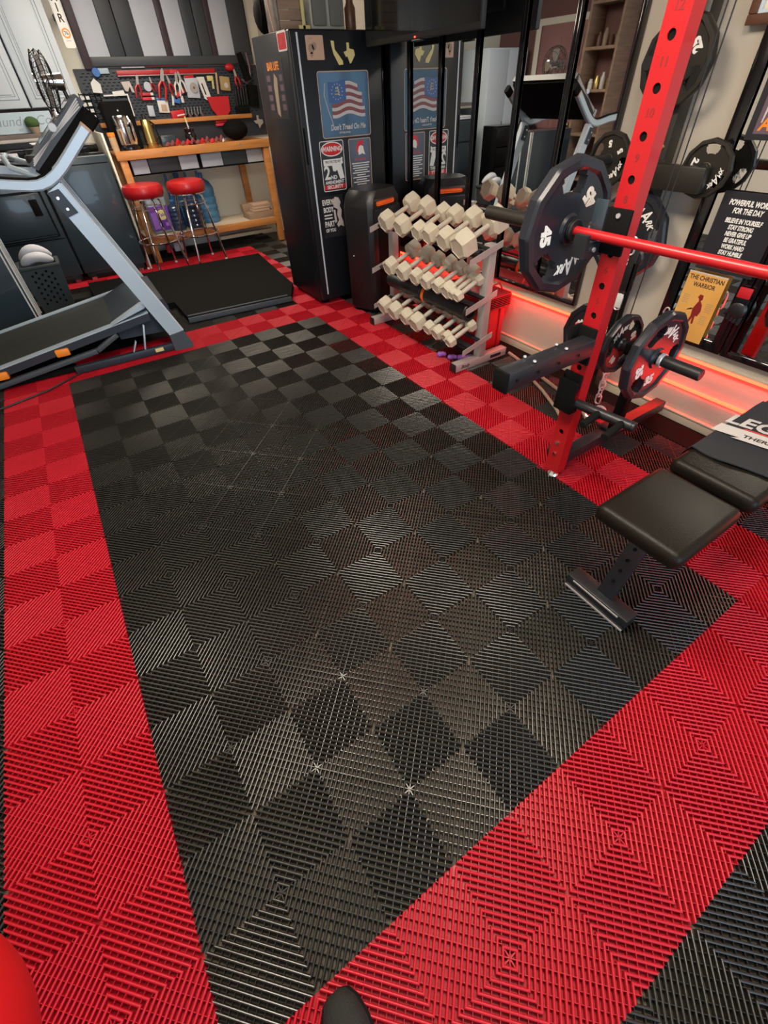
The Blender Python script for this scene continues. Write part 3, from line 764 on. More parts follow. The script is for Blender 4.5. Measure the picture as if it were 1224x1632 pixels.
# ---------------------------------------------------------------- black refrigerator
FX0, FX1, FY, FY1, FZ = .165, .893, 3.77, 4.46, 1.812
t = thing('refrigerator', 'tall black upright refrigerator covered with magnets and metal signs', 'refrigerator', (.53, 4.1, 0))
part('body', MB().box(FX0, FX1, FY + .06, FY1, .03, FZ, .008), 'fridge', t)
d_ = part('door', MB().box(FX0, FX1, FY, FY + .055, .05, FZ - .004, .010, 3), 'fridge', t)
part('silver_strip', MB().box(.213, .226, FY - .004, FY + .001, .10, FZ - .02, .001), 'grey_metal', d_, label='thin silver vertical strip').data.materials[0] = M['cabinet']
part('handle_recess', MB().box(.172, .196, FY - .0015, FY + .02, 1.07, 1.30, .008, 3), 'matte', d_)
for x in (.20, .80):
    for y in (3.85, 4.35): part('foot', MB().box(x, x + .06, y, y + .05, 0, .03), 'rubber', t)
fy = FY - .0005
def fm2(x, z, y=fy): return face_mx((x, y, z), (1, 0, 0), (0, 0, 1))
def rrect(w, h, r, n=4):
    out = []
    for cx, cy, a0 in ((w/2 - r, h/2 - r, 0), (-w/2 + r, h/2 - r, 90), (-w/2 + r, -h/2 + r, 180), (w/2 - r, -h/2 + r, 270)):
        for i in range(n + 1):
            a = R(a0 + 90 * i / n); out.append((cx + r * math.cos(a), cy + r * math.sin(a)))
    return out
GRP = None
def sign(name, label, cat, mx, w, h, r, m, rim=None, th=.002):
    t = thing(name, label, cat, mx.translation, 0)
    part('plate', MB().prism(rrect(w, h, r), mx, th), m, t)
    if rim:
        k = MB(); o = rrect(w, h, r); i_ = rrect(w - .010, h - .010, max(r - .004, .002)); n = len(o)
        k._new([mx @ Vector((x, y, th + .0002)) for x, y in o] + [mx @ Vector((x, y, th + .0002)) for x, y in i_], [(q, (q + 1) % n, n + (q + 1) % n, n + q) for q in range(n)])
        part('rim', k, rim, t)
    return t
# beige square magnet
mx = fm2(.347, 1.717); t = sign('fridge_magnet', 'beige square magnet with a faint drawing at the top left of the refrigerator door', 'magnet', mx, .135, .122, .006, 'tan')
mb = MB(); 
for x, y, r in ((-.03, -.005, .022), (-.005, .008, .018), (-.03, -.035, .012)):
    mb.prism([(x + r * math.cos(q * PI / 5), y + r * math.sin(q * PI / 5) * 1.2) for q in range(10)], mx @ Matrix.Translation((0, 0, .002)), .0004)
mb.text('FOR', .016, mx @ Matrix.Translation((-.028, .045, .0021)), .0004)
part('drawing', mb, 'clay', t)
# state outlines
cal = [(-.045, .062), (-.020, .060), (-.018, .018), (.040, -.040), (.043, -.060), (.008, -.062), (-.012, -.032), (-.030, -.005), (-.040, .030)]
solo('fridge_magnet', 'pale yellow long slanted magnet shaped like a state on the refrigerator door', 'magnet', MB().prism(cal, fm2(.518, 1.69), .003), 'yellowish')
tex = [(-.012, .052), (.008, .052), (.008, .022), (.045, .016), (.052, -.012), (.018, -.052), (.008, -.056), (-.010, -.018), (-.022, -.022), (-.038, .004), (-.048, .002), (-.012, .012)]
solo('fridge_magnet', 'pale star state shaped magnet right of the yellow magnet on the refrigerator door', 'magnet', MB().prism(tex, fm2(.61, 1.69), .003), 'sign_white').data.materials[0] = M['yellowish']

# flag sign
mx = fm2(.552, 1.410); t = sign('metal_sign', 'square metal sign with a waving striped flag on the refrigerator door', 'sign', mx, .43, .378, .018, 'poster_sky', 'tan')
def ribbon(mb, mx, x0, x1, fy0, fy1, z, n=14):
    V = []; 
    for i in range(n + 1):
        x = x0 + (x1 - x0) * i / n; V += [mx @ Vector((x, fy0(x), z)), mx @ Vector((x, fy1(x), z))]
    mb._new(V, [(2 * i, 2 * i + 2, 2 * i + 3, 2 * i + 1) for i in range(n)])
wv = lambda x: .012 * math.sin(x * 26 + .8) + .18 * 0 * x
m1 = MB(); m2 = MB()
for k in range(9):
    y0 = -.082 + k * .0205; hi = k >= 4
    x0 = .012 if hi else -.115; x1 = .150 - (.035 if k > 6 else 0) + (.02 if k < 3 else 0)
    tgt = m1 if k % 2 == 0 else m2
    sl = lambda x, y0=y0: y0 + wv(x) + .02
    ribbon(m1 if k % 2 == 0 else m2, mx, x0, x1, sl, lambda x, y0=y0: y0 + .0195 + wv(x) + .02, .0026)
part('white_stripes', m1, 'flag_white', t); part('red_stripes', m2, 'flag_red', t)
mb = MB(); ribbon(mb, mx, -.135, .010, lambda x: .022 + wv(x), lambda x: .135 + wv(x) * .5, .0030); part('canton', mb, 'flag_blue', t)
mb = MB()
for k in range(13):
    a_ = 2 * PI * k / 13; cx, cy = -.062 + .045 * math.cos(a_), .076 + .043 * math.sin(a_)
    mb.prism([(cx + (.0055 if q % 2 == 0 else .0024) * math.sin(q * PI / 5), cy + (.0055 if q % 2 == 0 else .0024) * math.cos(q * PI / 5)) for q in range(10)], mx @ Matrix.Translation((0, 0, .0031)), .0004)
part('stars', mb, 'flag_white', t)
mb = MB(); pts = []
for k in range(60):
    f = k / 59; pts.append(mx @ Vector((-.062 + (.021 - .012 * f) * math.cos(f * 6 * PI), .055 + .050 * f + (.004) * math.sin(f * 6 * PI), .004)))
mb.tube(pts, [.0028] * 56 + [.0035] * 2 + [.0025, .001], 6); part('coiled_snake', mb, 'yellowish', t)
mb = MB(); mb.tube([mx @ Vector(p) for p in ((-.16, .125, .003), (-.172, .06, .003), (-.150, -.02, .003), (-.125, -.085, .003), (-.118, -.11, .003))], .0028, 6)
part('flag_pole', mb, 'flag_white', t)
part('lettering', MB().text("Don't Tread On Me", .046, mx @ Matrix.Translation((.012, -.128, .0024)), .0006, .0012, .25, .82).text('ESTABLISHED', .017, mx @ Matrix.Translation((-.02, -.160, .0024)), .0006, .0002), 'flag_white', t)

# warning sign
mx = fm2(.401, 1.046); t = sign('metal_sign', 'narrow white bordered warning sign with a pistol outline on the refrigerator door', 'sign', mx, .210, .325, .014, 'poster_dark', 'sign_white')
e2 = lambda a, b, cy, n=28: [(a * math.cos(2 * PI * k / n), cy + b * math.sin(2 * PI * k / n)) for k in range(n)]
part('red_oval', MB().prism(e2(.088, .040, .110), mx @ Matrix.Translation((0, 0, .002)), .0006), 'red_flat', t)
k = MB(); o = e2(.094, .046, .110); i_ = e2(.087, .039, .110); n = len(o)
k._new([mx @ Vector((x, y, .0028)) for x, y in o + i_], [(q, (q + 1) % n, n + (q + 1) % n, n + q) for q in range(n)]); part('oval_ring', k, 'sign_white', t)
gun = [(-.085, .052), (.072, .052), (.078, .060), (.088, .056), (.084, .036), (.090, .022), (.072, .012), (.092, -.078), (.052, -.084), (.030, -.020), (.014, -.030), (-.006, -.026), (-.012, .010), (-.085, .010)]
part('pistol_outline', MB().prism(gun, mx @ Matrix.Translation((0, -.004, .002)), .0006), 'sign_white', t)
mb = MB().text('WARNING', .042, mx @ Matrix.Translation((0, .110, .0027)), .0004, .0012, 0, .86).text('2', .120, mx @ Matrix.Translation((-.060, -.044, .0022)), .0006, .003, 0, .95).text('ND', .036, mx @ Matrix.Translation((-.002, -.072, .0022)), .0006, .001)
mb.text('AMENDMENT', .030, mx @ Matrix.Translation((0, -.104, .0022)), .0006, .001, 0, .92)
part('lettering', mb, 'sign_white', t)
part('small_lettering', MB().text('PROTECTED BY', .022, mx @ Matrix.Translation((0, .030, .0028)), .0004, .0004, 0, .9), 'blk_txt', t)
rb = part('red_band', MB().prism([(-.098, -.150), (.098, -.150), (.098, -.120), (-.098, -.120)], mx @ Matrix.Translation((0, 0, .002)), .0005), 'red_flat', t)
part('band_lettering', MB().text('SECURITY', .034, mx @ Matrix.Translation((0, -.135, .0026)), .0004, .001, 0, .95), 'sign_white', rb)

# helmet sign
mx = fm2(.655, 1.042); t = sign('metal_sign', 'grey metal sign with a red crested helmet and small text on the refrigerator door', 'sign', mx, .205, .330, .012, 'poster_grey', 'tan')
part('crest', MB().prism([(-.030, .060), (-.034, .110), (-.020, .140), (.010, .152), (.036, .146), (.034, .124), (.008, .122), (-.012, .108), (-.018, .085)], mx @ Matrix.Translation((0, 0, .002)), .0005), 'red_txt', t)
part('helmet', MB().prism([(-.018, .085), (-.010, .110), (.010, .120), (.032, .112), (.036, .085), (.048, .058), (.030, .062), (.018, .068), (.004, .062), (-.014, .058)], mx @ Matrix.Translation((0, 0, .002)), .0006), 'sign_white', t)
part('heading', MB().text('BE STRONG', .020, mx @ Matrix.Translation((0, .030, .0022)), .0004, .0003), 'red_txt', t)
mb = MB()
for q, w_ in enumerate((.165, .150, .155, .12, .160, .08, .160, .10, .15, .09)):
    mb.box(-w_ / 2, w_ / 2, .002 - q * .0158, .008 - q * .0158, .002, .0025, mx=mx)
part('text_lines', mb, 'sign_white', t)

# muscle poster
mx = fm2(.357, .705); t = sign('poster', 'small black poster with bold white words and a flexing arm, lowest on the refrigerator door', 'poster', mx, .205, .300, .002, 'poster_dark', th=.001)
mb = MB().text('EVERY', .052, mx @ Matrix.Translation((-.042, .105, .0012)), .0004, .0018, 0, .68).text('BODY', .050, mx @ Matrix.Translation((-.040, .052, .0012)), .0004, .0018, 0, .68)
mb.box(-.085, -.010, .010, .020, .001, .0016, mx=mx).box(-.085, -.010, -.012, -.002, .001, .0016, mx=mx)
mb.text('PART', .056, mx @ Matrix.Translation((-.040, -.052, .0012)), .0004, .0018, 0, .70).text('OF YOU', .034, mx @ Matrix.Translation((-.036, -.098, .0012)), .0004, .0012, 0, .75)
part('lettering', mb, 'sign_white', t)
mb = MB().prism([(.0, .110), (.03, .138), (.062, .130), (.078, .095), (.066, .070), (.082, .040), (.074, -.010), (.088, -.045), (.092, -.085), (.060, -.070), (.038, -.082), (.026, -.060), (.050, -.030), (.036, .010), (.044, .050), (.014, .065)], mx @ Matrix.Translation((0, 0, .001)), .0005)
mb.prism([(.004, .05), (.022, .045), (.030, -.04), (.012, -.05)], mx @ Matrix.Translation((0, 0, .001)), .0005)
part('arm_drawing', mb, 'cloth_white', t)

# signs on the left side of the refrigerator
sm = lambda y, z: face_mx((FX0 - .0005, y, z), (0, -1, 0), (0, 0, 1))
mx = sm(3.895, 1.757); t = sign('fridge_magnet', 'red card magnet with a white border on the side of the refrigerator', 'magnet', mx, .150, .098, .01, 'sign_white')
part('red_face', MB().prism(rrect(.132, .080, .008), mx @ Matrix.Translation((0, 0, .002)), .0006), 'red_flat', t)
part('swoosh', MB().prism([(-.04, -.01), (.03, .022), (.0, -.005), (-.02, -.022)], mx @ Matrix.Translation((0, 0, .0026)), .0004), 'red_txt', t)
mx = sm(4.125, 1.515); t = sign('poster', 'narrow dark poster with orange lettering on the side of the refrigerator', 'poster', mx, .36, .34, .004, 'poster_dark', th=.001)
part('figure', MB().prism([(-.03, -.14), (.02, -.16), (.03, -.05), (.05, .06), (.0, .09), (-.03, .02)], mx @ Matrix.Translation((0, 0, .001)), .0005), 'clay', t)
mb = MB()
for q in range(4):
    mb.box(-.15, -.08, -.12 + q * .055, -.085 + q * .055, .001, .0015, mx=mx).box(.09, .15, -.12 + q * .055, -.085 + q * .055, .001, .0015, mx=mx)
part('side_pictures', mb, 'poster_violet', t, kind='stuff')
part('lettering', MB().text('BAR LIFE', .06, mx @ Matrix.Translation((0, .125, .0012)), .0005, .002, 0, .95), 'orange', t)

# things on top of the refrigerator
t = thing('stereo_speaker', 'grey twin speaker standing on top of the refrigerator', 'speaker', (.585, 4.05, FZ + .001))
part('cabinet', MB().box(.448, .725, 3.99, 4.13, FZ + .012, FZ + .25, .008), 'spk_body', t)
for x in (.518, .655): part('grille', MB().box(x - .055, x + .055, 3.985, 3.991, FZ + .028, FZ + .238, .012), 'speaker_grille', t)
part('foot', MB().box(.47, .50, 4.0, 4.1, FZ + .001, FZ + .012).box(.66, .69, 4.0, 4.1, FZ + .001, FZ + .012), 'black', t)
t = thing('wooden_crate', 'old brown wooden plank box on top of the refrigerator left of the twin speaker', 'crate', (.30, 4.1, FZ + .001))
for k in range(4): part('plank', MB().box(.215, .385, 4.00, 4.012, FZ + .004 + .052 * k, FZ + .052 + .052 * k, .002), 'wood_crate', t)
for x in (.205, .383): part('side_board', MB().box(x, x + .012, 4.00, 4.20, FZ + .002, FZ + .22, .002), 'wood_old', t)
solo('wooden_cross', 'small cream wooden cross leaning against the crate on the refrigerator', 'ornament', MB().box(.375, .398, 3.975, 3.985, FZ + .002, FZ + .17, .002).box(.345, .432, 3.975, 3.985, FZ + .001, FZ + .03, .002), 'yellowish')
solo('backpack', 'black backpack lying on the back left corner of the refrigerator top', 'bag', MB().ball((.26, 4.34, FZ + .11), .085, .10, .11).tube([(.20, 4.28, FZ + .05), (.185, 4.22, FZ + .10), (.20, 4.26, FZ + .17)], .010, 8), 'matte', ang=60)
solo('paint_stick', 'pale wooden stick standing at the left end of the refrigerator top', 'stick', MB().beam((.185, 4.05, FZ + .001), (.180, 4.10, FZ + .24), .014, .006), 'tan')
solo('jar', 'dark red jar between the twin speaker and the television', 'jar', MB().lathe([(.035, 0), (.04, .02), (.04, .12), (.025, .15), (.027, .17)], Matrix.Translation((.79, 4.02, FZ + .001))), 'frame_wood')

# ---------------------------------------------------------------- television
t = thing('television', 'large black flat television hung above the mirrors with a red standby light', 'television', (.73, 3.08, 1.70))
TY0, TY1, TZ0, TZ1 = 2.485, 3.68, 1.712, 2.39
part('casing', MB().box(.705, .738, TY0, TY1, TZ0, TZ1, .005), 'black', t)
part('screen', MB().box(.7035, .7052, TY0 + .014, TY1 - .014, TZ0 + .030, TZ1 - .014), 'screen', t)
part('rear_bulge', MB().box(.738, .765, TY0 + .25, TY1 - .25, TZ0 + .10, TZ0 + .50, .01), 'black', t)
part('wall_arm', MB().box(.765, .925, 3.05, 3.12, 2.0, 2.2, .005), 'steel_blk', t)
part('standby_light', MB().box(.7025, .704, 3.082, 3.092, TZ0 + .008, TZ0 + .014), 'redglow', t, label='tiny red standby light')
part('sensor_bar', MB().box(.706, .735, 3.03, 3.13, 1.702, 1.712, .003), 'black', t)

# picture on the wall top right
t = thing('picture_frame', 'dark wood framed picture on the wall high above the bench', 'picture', (.93, .95, 1.625))
part('frame', MB().box(.905, .945, .70, 1.205, 1.622, 1.652, .004).box(.905, .945, 1.175, 1.205, 1.652, 2.15, .004).box(.905, .945, .70, .73, 1.652, 2.15, .004).box(.905, .945, .73, 1.175, 2.12, 2.15, .004), 'frame_wood', t)
part('inner_edge', MB().box(.915, .94, .73, 1.175, 1.652, 1.662).box(.915, .94, 1.163, 1.175, 1.662, 2.12), 'cabinet', t)
part('picture', MB().box(.925, .935, .73, 1.163, 1.662, 2.12), 'picture', t)

# signs on the mirror beside the plate tree
pm = lambda y, z: face_mx((.910, y, z), (0, -1, 0), (0, 0, 1))
mx = pm(.925, 1.437); t = sign('poster', 'violet concert style poster with an orange letter at the top of the mirror', 'poster', mx, .24, .31, .001, 'poster_violet', th=.001)
mb = MB()
for q in range(7): mb.prism([(-.08 + q * .03, -.10), (-.075 + q * .03, -.10), (-.05 + q * .034, .13), (-.07 + q * .034, .14)], mx @ Matrix.Translation((0, 0, .001)), .0004)
part('light_beams', mb, 'cloth_white', t)
part('dark_band', MB().box(-.12, .12, -.155, -.135, .001, .0016, mx=mx).box(-.12, -.095, -.135, .155, .001, .0016, mx=mx), 'poster_dark', t)
part('lettering', MB().text('A', .060, mx @ Matrix.Translation((-.060, -.105, .0018)), .0006, .002, .1), 'orange', t)
mx = pm(.905, .950); t = sign('wall_sign', 'black sign of white motivational words on the mirror above the red bar', 'sign', mx, .255, .315, .002, 'poster_dark', th=.002)
mb = MB(); y = .118
for s, sz in (('POWERFUL WORDS', .0285), ('FOR THE DAY', .0285), ('', .008), ('BELIEVE IN YOURSELF', .0245), ('STAY STRONG', .0245), ('NEVER GIVE UP', .0245), ('BE GRATEFUL', .0245), ('WORK HARD', .0245), ('STAY HUMBLE', .0245), ('BE KIND', .0245), ('JUST SMILE', .0245)):
    if s: mb.text(s, sz, mx @ Matrix.Translation((-.005, y, .0022)), .0006, .0011, .15, .68 if sz > .026 else .64)
    y -= sz * 1.03
part('lettering', mb, 'white_txt', t)
mx = pm(.957, .617); t = sign('poster', 'orange yellow poster of a helmeted warrior low on the mirror', 'poster', mx, .182, .322, .001, 'parchment', th=.001)
part('lettering', MB().text('THE CHRISTIAN', .0285, mx @ Matrix.Translation((0, .135, .0012)), .0004, .0006, 0, .80).text('WARRIOR', .0285, mx @ Matrix.Translation((0, .104, .0012)), .0004, .0006, 0, .80), 'blk_txt', t)
part('top_edge', MB().box(-.091, .091, .155, .161, .001, .0014, mx=mx), 'cloth_white', t)
body = [(-.012, .052), (-.004, .066), (.012, .064), (.014, .045), (.008, .036), (.022, .020), (.028, -.010), (.020, -.036), (.010, -.036), (.014, -.075), (.004, -.076), (.0, -.045), (-.008, -.075), (-.018, -.072), (-.010, -.040), (-.014, -.010), (-.020, -.002), (-.040, -.014), (-.042, -.018), (-.016, -.008), (-.006, .020), (.0, .034), (-.004, .046)]
part('warrior_figure', MB().prism(body, mx @ Matrix.Translation((.005, 0, .001)), .0004), 'dkred_txt', t)
mb = MB()
for q in range(5): mb.box(-.075, -.045 - .004 * (q % 2), .050 - q * .009, .052 - q * .009, .001, .0013, mx=mx); mb.box(.045, .078 - .004 * (q % 2), .030 - q * .009, .032 - q * .009, .001, .0013, mx=mx); mb.box(.040, .070, -.03 - q * .009, -.028 - q * .009, .001, .0013, mx=mx); mb.box(-.078, -.045, -.065 - q * .009, -.063 - q * .009, .001, .0013, mx=mx)
part('small_text', mb, 'clay', t)
# belts hanging right of the poster, in front of the mirror
solo('hand_wrap', 'red fabric wrap hung on the mirror right of the orange poster', 'strap', MB().box(.895, .909, .745, .800, .715, .760, .003), 'red_flat')
t = thing('gym_glove', 'black training glove hung on the mirror right of the orange poster', 'glove', (.90, .76, .60))
part('palm', MB().ball((.890, .765, .665), .018, .038, .042), 'satin', t, 60)
for k in range(4): part('finger', MB().tube([(.890, .740 + .016 * k, .64), (.888, .742 + .016 * k, .605 + .004 * k)], [.010, .008], 8), 'satin', t)
part('thumb', MB().tube([(.888, .795, .665), (.885, .812, .640)], [.010, .008], 8), 'satin', t)
part('cuff', MB().box(.880, .902, .738, .795, .695, .716, .004), 'rubber', t)
# ---------------------------------------------------------------- treadmill
TP, TA = (-1.12, 3.672, 0), R(-1.5)
t = thing('treadmill', 'folding silver treadmill with a black belt and curved hand rails', 'treadmill', TP, TA)
def tp(name, mb, m, par=None, **k): return part(name, mb, m, par or t, world=False, **k)
xz = lambda y: Matrix(((1, 0, 0, 0), (0, 0, -1, y), (0, 1, 0, 0), (0, 0, 0, 1)))   # (x, z) polygon, extruded towards -y
for y in (.025, .905):
    tp('foot_bar', MB().box(-.81, -.03, y - .022, y + .018, .004, .058, .005), 'tread_dark')
    tp('mast_boot', MB().prism([(-.105, .0), (.035, .0), (.040, .03), (.0, .139), (-.108, .125)], xz(y + .035), .075), 'tread_boot')
    tp('mast', MB().prism([(-.106, .123), (-.002, .137), (-.385, 1.145), (-.470, 1.10)], xz(y + .025), .05), 'tread_daylit')
    tp('mast_edge', MB().sweep([(.002, y + .0, .14), (-.380, y + .0, 1.14)], .054, .010, (0, 1, 0)), 'cabinet')
    pl = tp('joint_plate', MB().prism([(-.475, 1.10), (-.405, 1.115), (-.355, .985), (-.425, .965)], xz(y - .026), .006), 'tread_dark')
    tp('screw', MB().cyl((-.43, y - .030, 1.07), (-.43, y - .036, 1.07), .008, n=10).cyl((-.405, y - .030, 1.01), (-.405, y - .036, 1.01), .008, n=10), 'chrome', pl)
    path = [(-1.32, 1.205), (-.95, 1.183), (-.70, 1.166), (-.60, 1.150), (-.54, 1.142), (-.49, 1.142), (-.44, 1.155), (-.39, 1.180), (-.34, 1.214), (-.28, 1.262), (-.135, 1.383)]
    tp('hand_rail', MB().sweep([(x, y, z) for x, z in path], .052, .060, (0, 1, 0)), 'tread_daylit')
    tp('rail_grip', MB().sweep([(x, y, z + .032) for x, z in path[:8]], .040, .012, (0, 1, 0)), 'rubber')
    tp('rail_end', MB().sweep([(-.137, y, 1.381), (-.125, y, 1.391)], .056, .064, (0, 1, 0)), 'tan')
    tp('end_foam', MB().sweep([(-.125, y, 1.391), (-.065, y, 1.440)], .052, .072, (0, 1, 0)), 'matte')
tp('console_back', MB().prism([(-.13, 1.50), (-.085, 1.47), (-.25, 1.27), (-.44, 1.17), (-.48, 1.20), (-.43, 1.23)], xz(.85), .79), 'matte')
c = tp('console', MB().prism([(-.50, 1.235), (-.465, 1.205), (-.085, 1.495), (-.120, 1.535)], xz(.86), .81), 'satin')
mb = MB()
for k in range(4): mb.prism([(-.478 + .004 * k, 1.232 + .010 * k), (-.122, 1.518 - .012 * k), (-.118, 1.513 - .012 * k), (-.474 + .004 * k, 1.227 + .010 * k)], xz(.0502 - .0), .006)
tp('console_stripe', mb, 'grey_metal', c)
tp('display', MB().prism([(-.40, 1.318), (-.16, 1.505), (-.158, 1.502), (-.398, 1.315)], xz(.60), .36), 'screen', c)
tp('cup_holder', MB().cyl((-.46, .14, 1.24), (-.46, .14, 1.275), .045, n=20).cyl((-.46, .70, 1.24), (-.46, .70, 1.275), .045, n=20), 'black', c)
tp('console_knob', MB().cyl((-.30, .052, 1.395), (-.30, .035, 1.395), .022, n=16, bev=.004), 'cabinet', c)
tp('front_grip', MB().tube([(-.47, .05, 1.17), (-.60, .12, 1.23), (-.62, .30, 1.26), (-.62, .56, 1.26), (-.60, .80, 1.23), (-.47, .88, 1.17)], .016, 10), 'tread_daylit')
dk = lambda x: .148 + .149 * (x + 1.23)          # deck slope
for y in (.075, .855):
    tp('deck_rail', MB().prism([(-1.95, dk(-1.95) - .05), (-.19, dk(-.19) - .05), (-.19, dk(-.19)), (-1.95, dk(-1.95))], xz(y + .035), .07), 'tread_dark')
    tp('deck_edge', MB().prism([(-1.95, dk(-1.95)), (-.19, dk(-.19)), (-.19, dk(-.19) + .008), (-1.95, dk(-1.95) + .008)], xz(y + .028), .056), 'tread_daylit')
tp('belt', MB().prism([(-1.93, dk(-1.93) - .035), (-.42, dk(-.42) - .035), (-.42, dk(-.42) - .002), (-1.93, dk(-1.93) - .002)], xz(.825), .72), 'belt')
tp('motor_hood', MB().prism([(-.44, dk(-.44) - .0), (-.20, .362), (-.05, .36), (-.03, .30), (-.05, .12), (-.44, .14)], xz(.82), .71), 'tread_dark')
tp('hood_edge', MB().prism([(-.46, dk(-.46) + .010), (-.20, .345), (-.19, .372), (-.22, .372)], xz(.112), .075), 'tread_daylit')
tp('lift_bar', MB().beam((-1.42, .04, .028), (-.62, .04, .125), .035, .036, bev=.005).beam((-.62, .04, .125), (-.45, .06, .20), .032, .034, bev=.005), 'tread_boot')
tp('lift_ram', MB().cyl((-.90, .055, .150), (-.50, .055, .225), .008).cyl((-.66, .055, .195), (-.5, .055, .225), .013), 'zinc')
tp('under_cover', MB().box(-1.30, -.80, .06, .13, .006, .050, .01), 'matte')
for x in (-.83, -1.24): tp('cushion', MB().box(x - .045, x + .045, .015, .06, dk(x) - .062, dk(x) - .012, .010), 'orange')
tp('bracket', MB().beam((-.31, .03, .055), (-.255, .03, .235), .03, .012, bev=.002).beam((-.42, .035, .01), (-.35, .035, .13), .035, .008, bev=.002), 'tread_daylit')
tp('label', MB().box(-.245, -.185, -.0015, .0, .022, .050), 'yellowish')
tp('cord', MB().tube([(-.80, .0, .01), (-1.0, -.15, .01), (-1.25, -.24, .01), (-1.7, -.30, .01)], .006, 8), 'black')
tp('rear_roller', MB().cyl((-1.94, .11, dk(-1.94) - .035), (-1.94, .82, dk(-1.94) - .035), .034, n=16), 'black')
tp('rear_foot', MB().box(-1.97, -1.90, .05, .88, .0, .03, .004), 'rubber')
# fan clipped on the console
t = thing('desk_fan', 'dark wire cage fan standing on the treadmill console', 'fan', (-1.345, 4.12, 1.40))
fc = Vector((-1.335, 4.12, 1.600)); fa = Vector((-1, -.06, .06)).normalized(); fm_ = axis_mx(fc, fa)
mb = MB()
for rr_, zz in ((.142, .0), (.138, .025), (.138, -.025), (.10, .040), (.10, -.040), (.05, .048)):
    mb.tube([fm_ @ Vector((rr_ * math.cos(2 * PI * k / 28), rr_ * math.sin(2 * PI * k / 28), zz)) for k in range(28)], .0032 if rr_ > .13 else .0018, 6, True)
for k in range(30):
    a = 2 * PI * k / 30; c_, s_ = math.cos(a), math.sin(a)
    for sg in (1, -1): mb.tube([fm_ @ Vector((r_ * c_, r_ * s_, sg * z_)) for r_, z_ in ((.03, .048), (.08, .044), (.12, .033), (.142, .0))], .0014, 4)
part('guard', mb, 'black', t)
mb = MB()
for k in range(4):
    a = 2 * PI * k / 4; 
    pts = [(.03, a - .25, .006), (.08, a - .35, .012), (.120, a - .25, .014), (.122, a + .25, -.010), (.08, a + .40, -.014), (.03, a + .3, -.008)]
    mb._new([fm_ @ Vector((r_ * math.cos(q), r_ * math.sin(q), z_)) for r_, q, z_ in pts] + [fm_ @ Vector((r_ * math.cos(q), r_ * math.sin(q), z_ - .003)) for r_, q, z_ in pts], [(0, 1, 2, 3, 4, 5), (11, 10, 9, 8, 7, 6)] + [(q, (q + 1) % 6, 6 + (q + 1) % 6, 6 + q) for q in range(6)])
part('blades', mb, 'grey_metal', t)
part('motor', MB().cyl(fc - fa * .10, fc + fa * .02, .045, .03, bev=.008).cyl(fc + fa * .045, fc + fa * .056, .035, n=20), 'chrome', t)
part('stand', MB().tube([fc - fa * .08, fc - fa * .09 - Vector((0, 0, .10)), Vector((-1.345, 4.12, 1.43))], .012, 10), 'black', t)
part('base', MB().lathe([(.05, 0), (.05, .012), (.022, .03), (.020, .07)], Matrix.Translation((-1.345, 4.12, 1.405)), 20), 'chrome', t)

# black platform mat
mb = MB().prism([(-.98, 4.178), (-.02, 4.10), (.155, 4.44), (.155, 4.5), (.29, 5.76), (-1.60, 5.90), (-1.60, 4.72), (-.98, 4.66)], Matrix.Identity(4), .052)
t = thing('exercise_mat', 'thick black rubber mat with a grey edge lying behind the treadmill', 'mat', (-.7, 5, 0))
part('mat', mb, 'matte', t)
part('edge_strip', MB().beam((-.98, 4.170, .026), (-.02, 4.092, .026), .012, .044, bev=.002), 'tread_boot', t)
part('edge_band', MB().beam((-.97, 4.21, .054), (-.04, 4.135, .054), .020, .004), 'tread_boot', t)

# laundry basket with folded white cloths
t = thing('laundry_basket', 'dark plastic basket with a pattern of round holes behind the treadmill', 'basket', (-1.92, 5.45, 0))
mb = MB(); mb.rings([[Vector((-1.92 + sx * w, 5.45 + sy * w * .8, z)) for sx, sy in ((-1, -1), (1, -1), (1, 1), (-1, 1))] for w, z in ((.135, 0), (.165, .40), (.150, .40), (.125, .02))])
part('tub', mb, 'crate_grey', t)
mb = MB()
for a in range(5):
    for b in range(6): mb.cyl((-2.00 + .04 * a, 5.333 - b * .0036 - .003, .08 + .05 * b + (.025 if a % 2 else 0)), (-2.00 + .04 * a, 5.336, .08 + .05 * b + (.025 if a % 2 else 0)), .010, n=8)
part('hole', mb, 'matte', t)
part('rim', MB().box(-2.095, -1.745, 5.30, 5.33, .385, .41, .005).box(-2.095, -1.745, 5.57, 5.60, .385, .41, .005).box(-2.095, -2.065, 5.33, 5.57, .385, .41, .005).box(-1.775, -1.745, 5.33, 5.57, .385, .41, .005), 'crate_grey', t)
def cloth_roll(y, z, s, label):
    pts = [Vector((-2.03 + .24 * k / 10, y - .05 * math.sin(PI * k / 10), z + .085 * s * math.sin(PI * k / 10))) for k in range(11)]
    solo('folded_towel', label, 'towel', MB().tube(pts, [.020, .034, .040, .042, .042, .042, .042, .042, .040, .034, .020], 10), 'garment', 'white towels in the basket', 60)
cloth_roll(5.50, .44, .9, 'white rolled towel at the back of the dark basket')
cloth_roll(5.40, .42, .6, 'white rolled towel at the front of the dark basket')

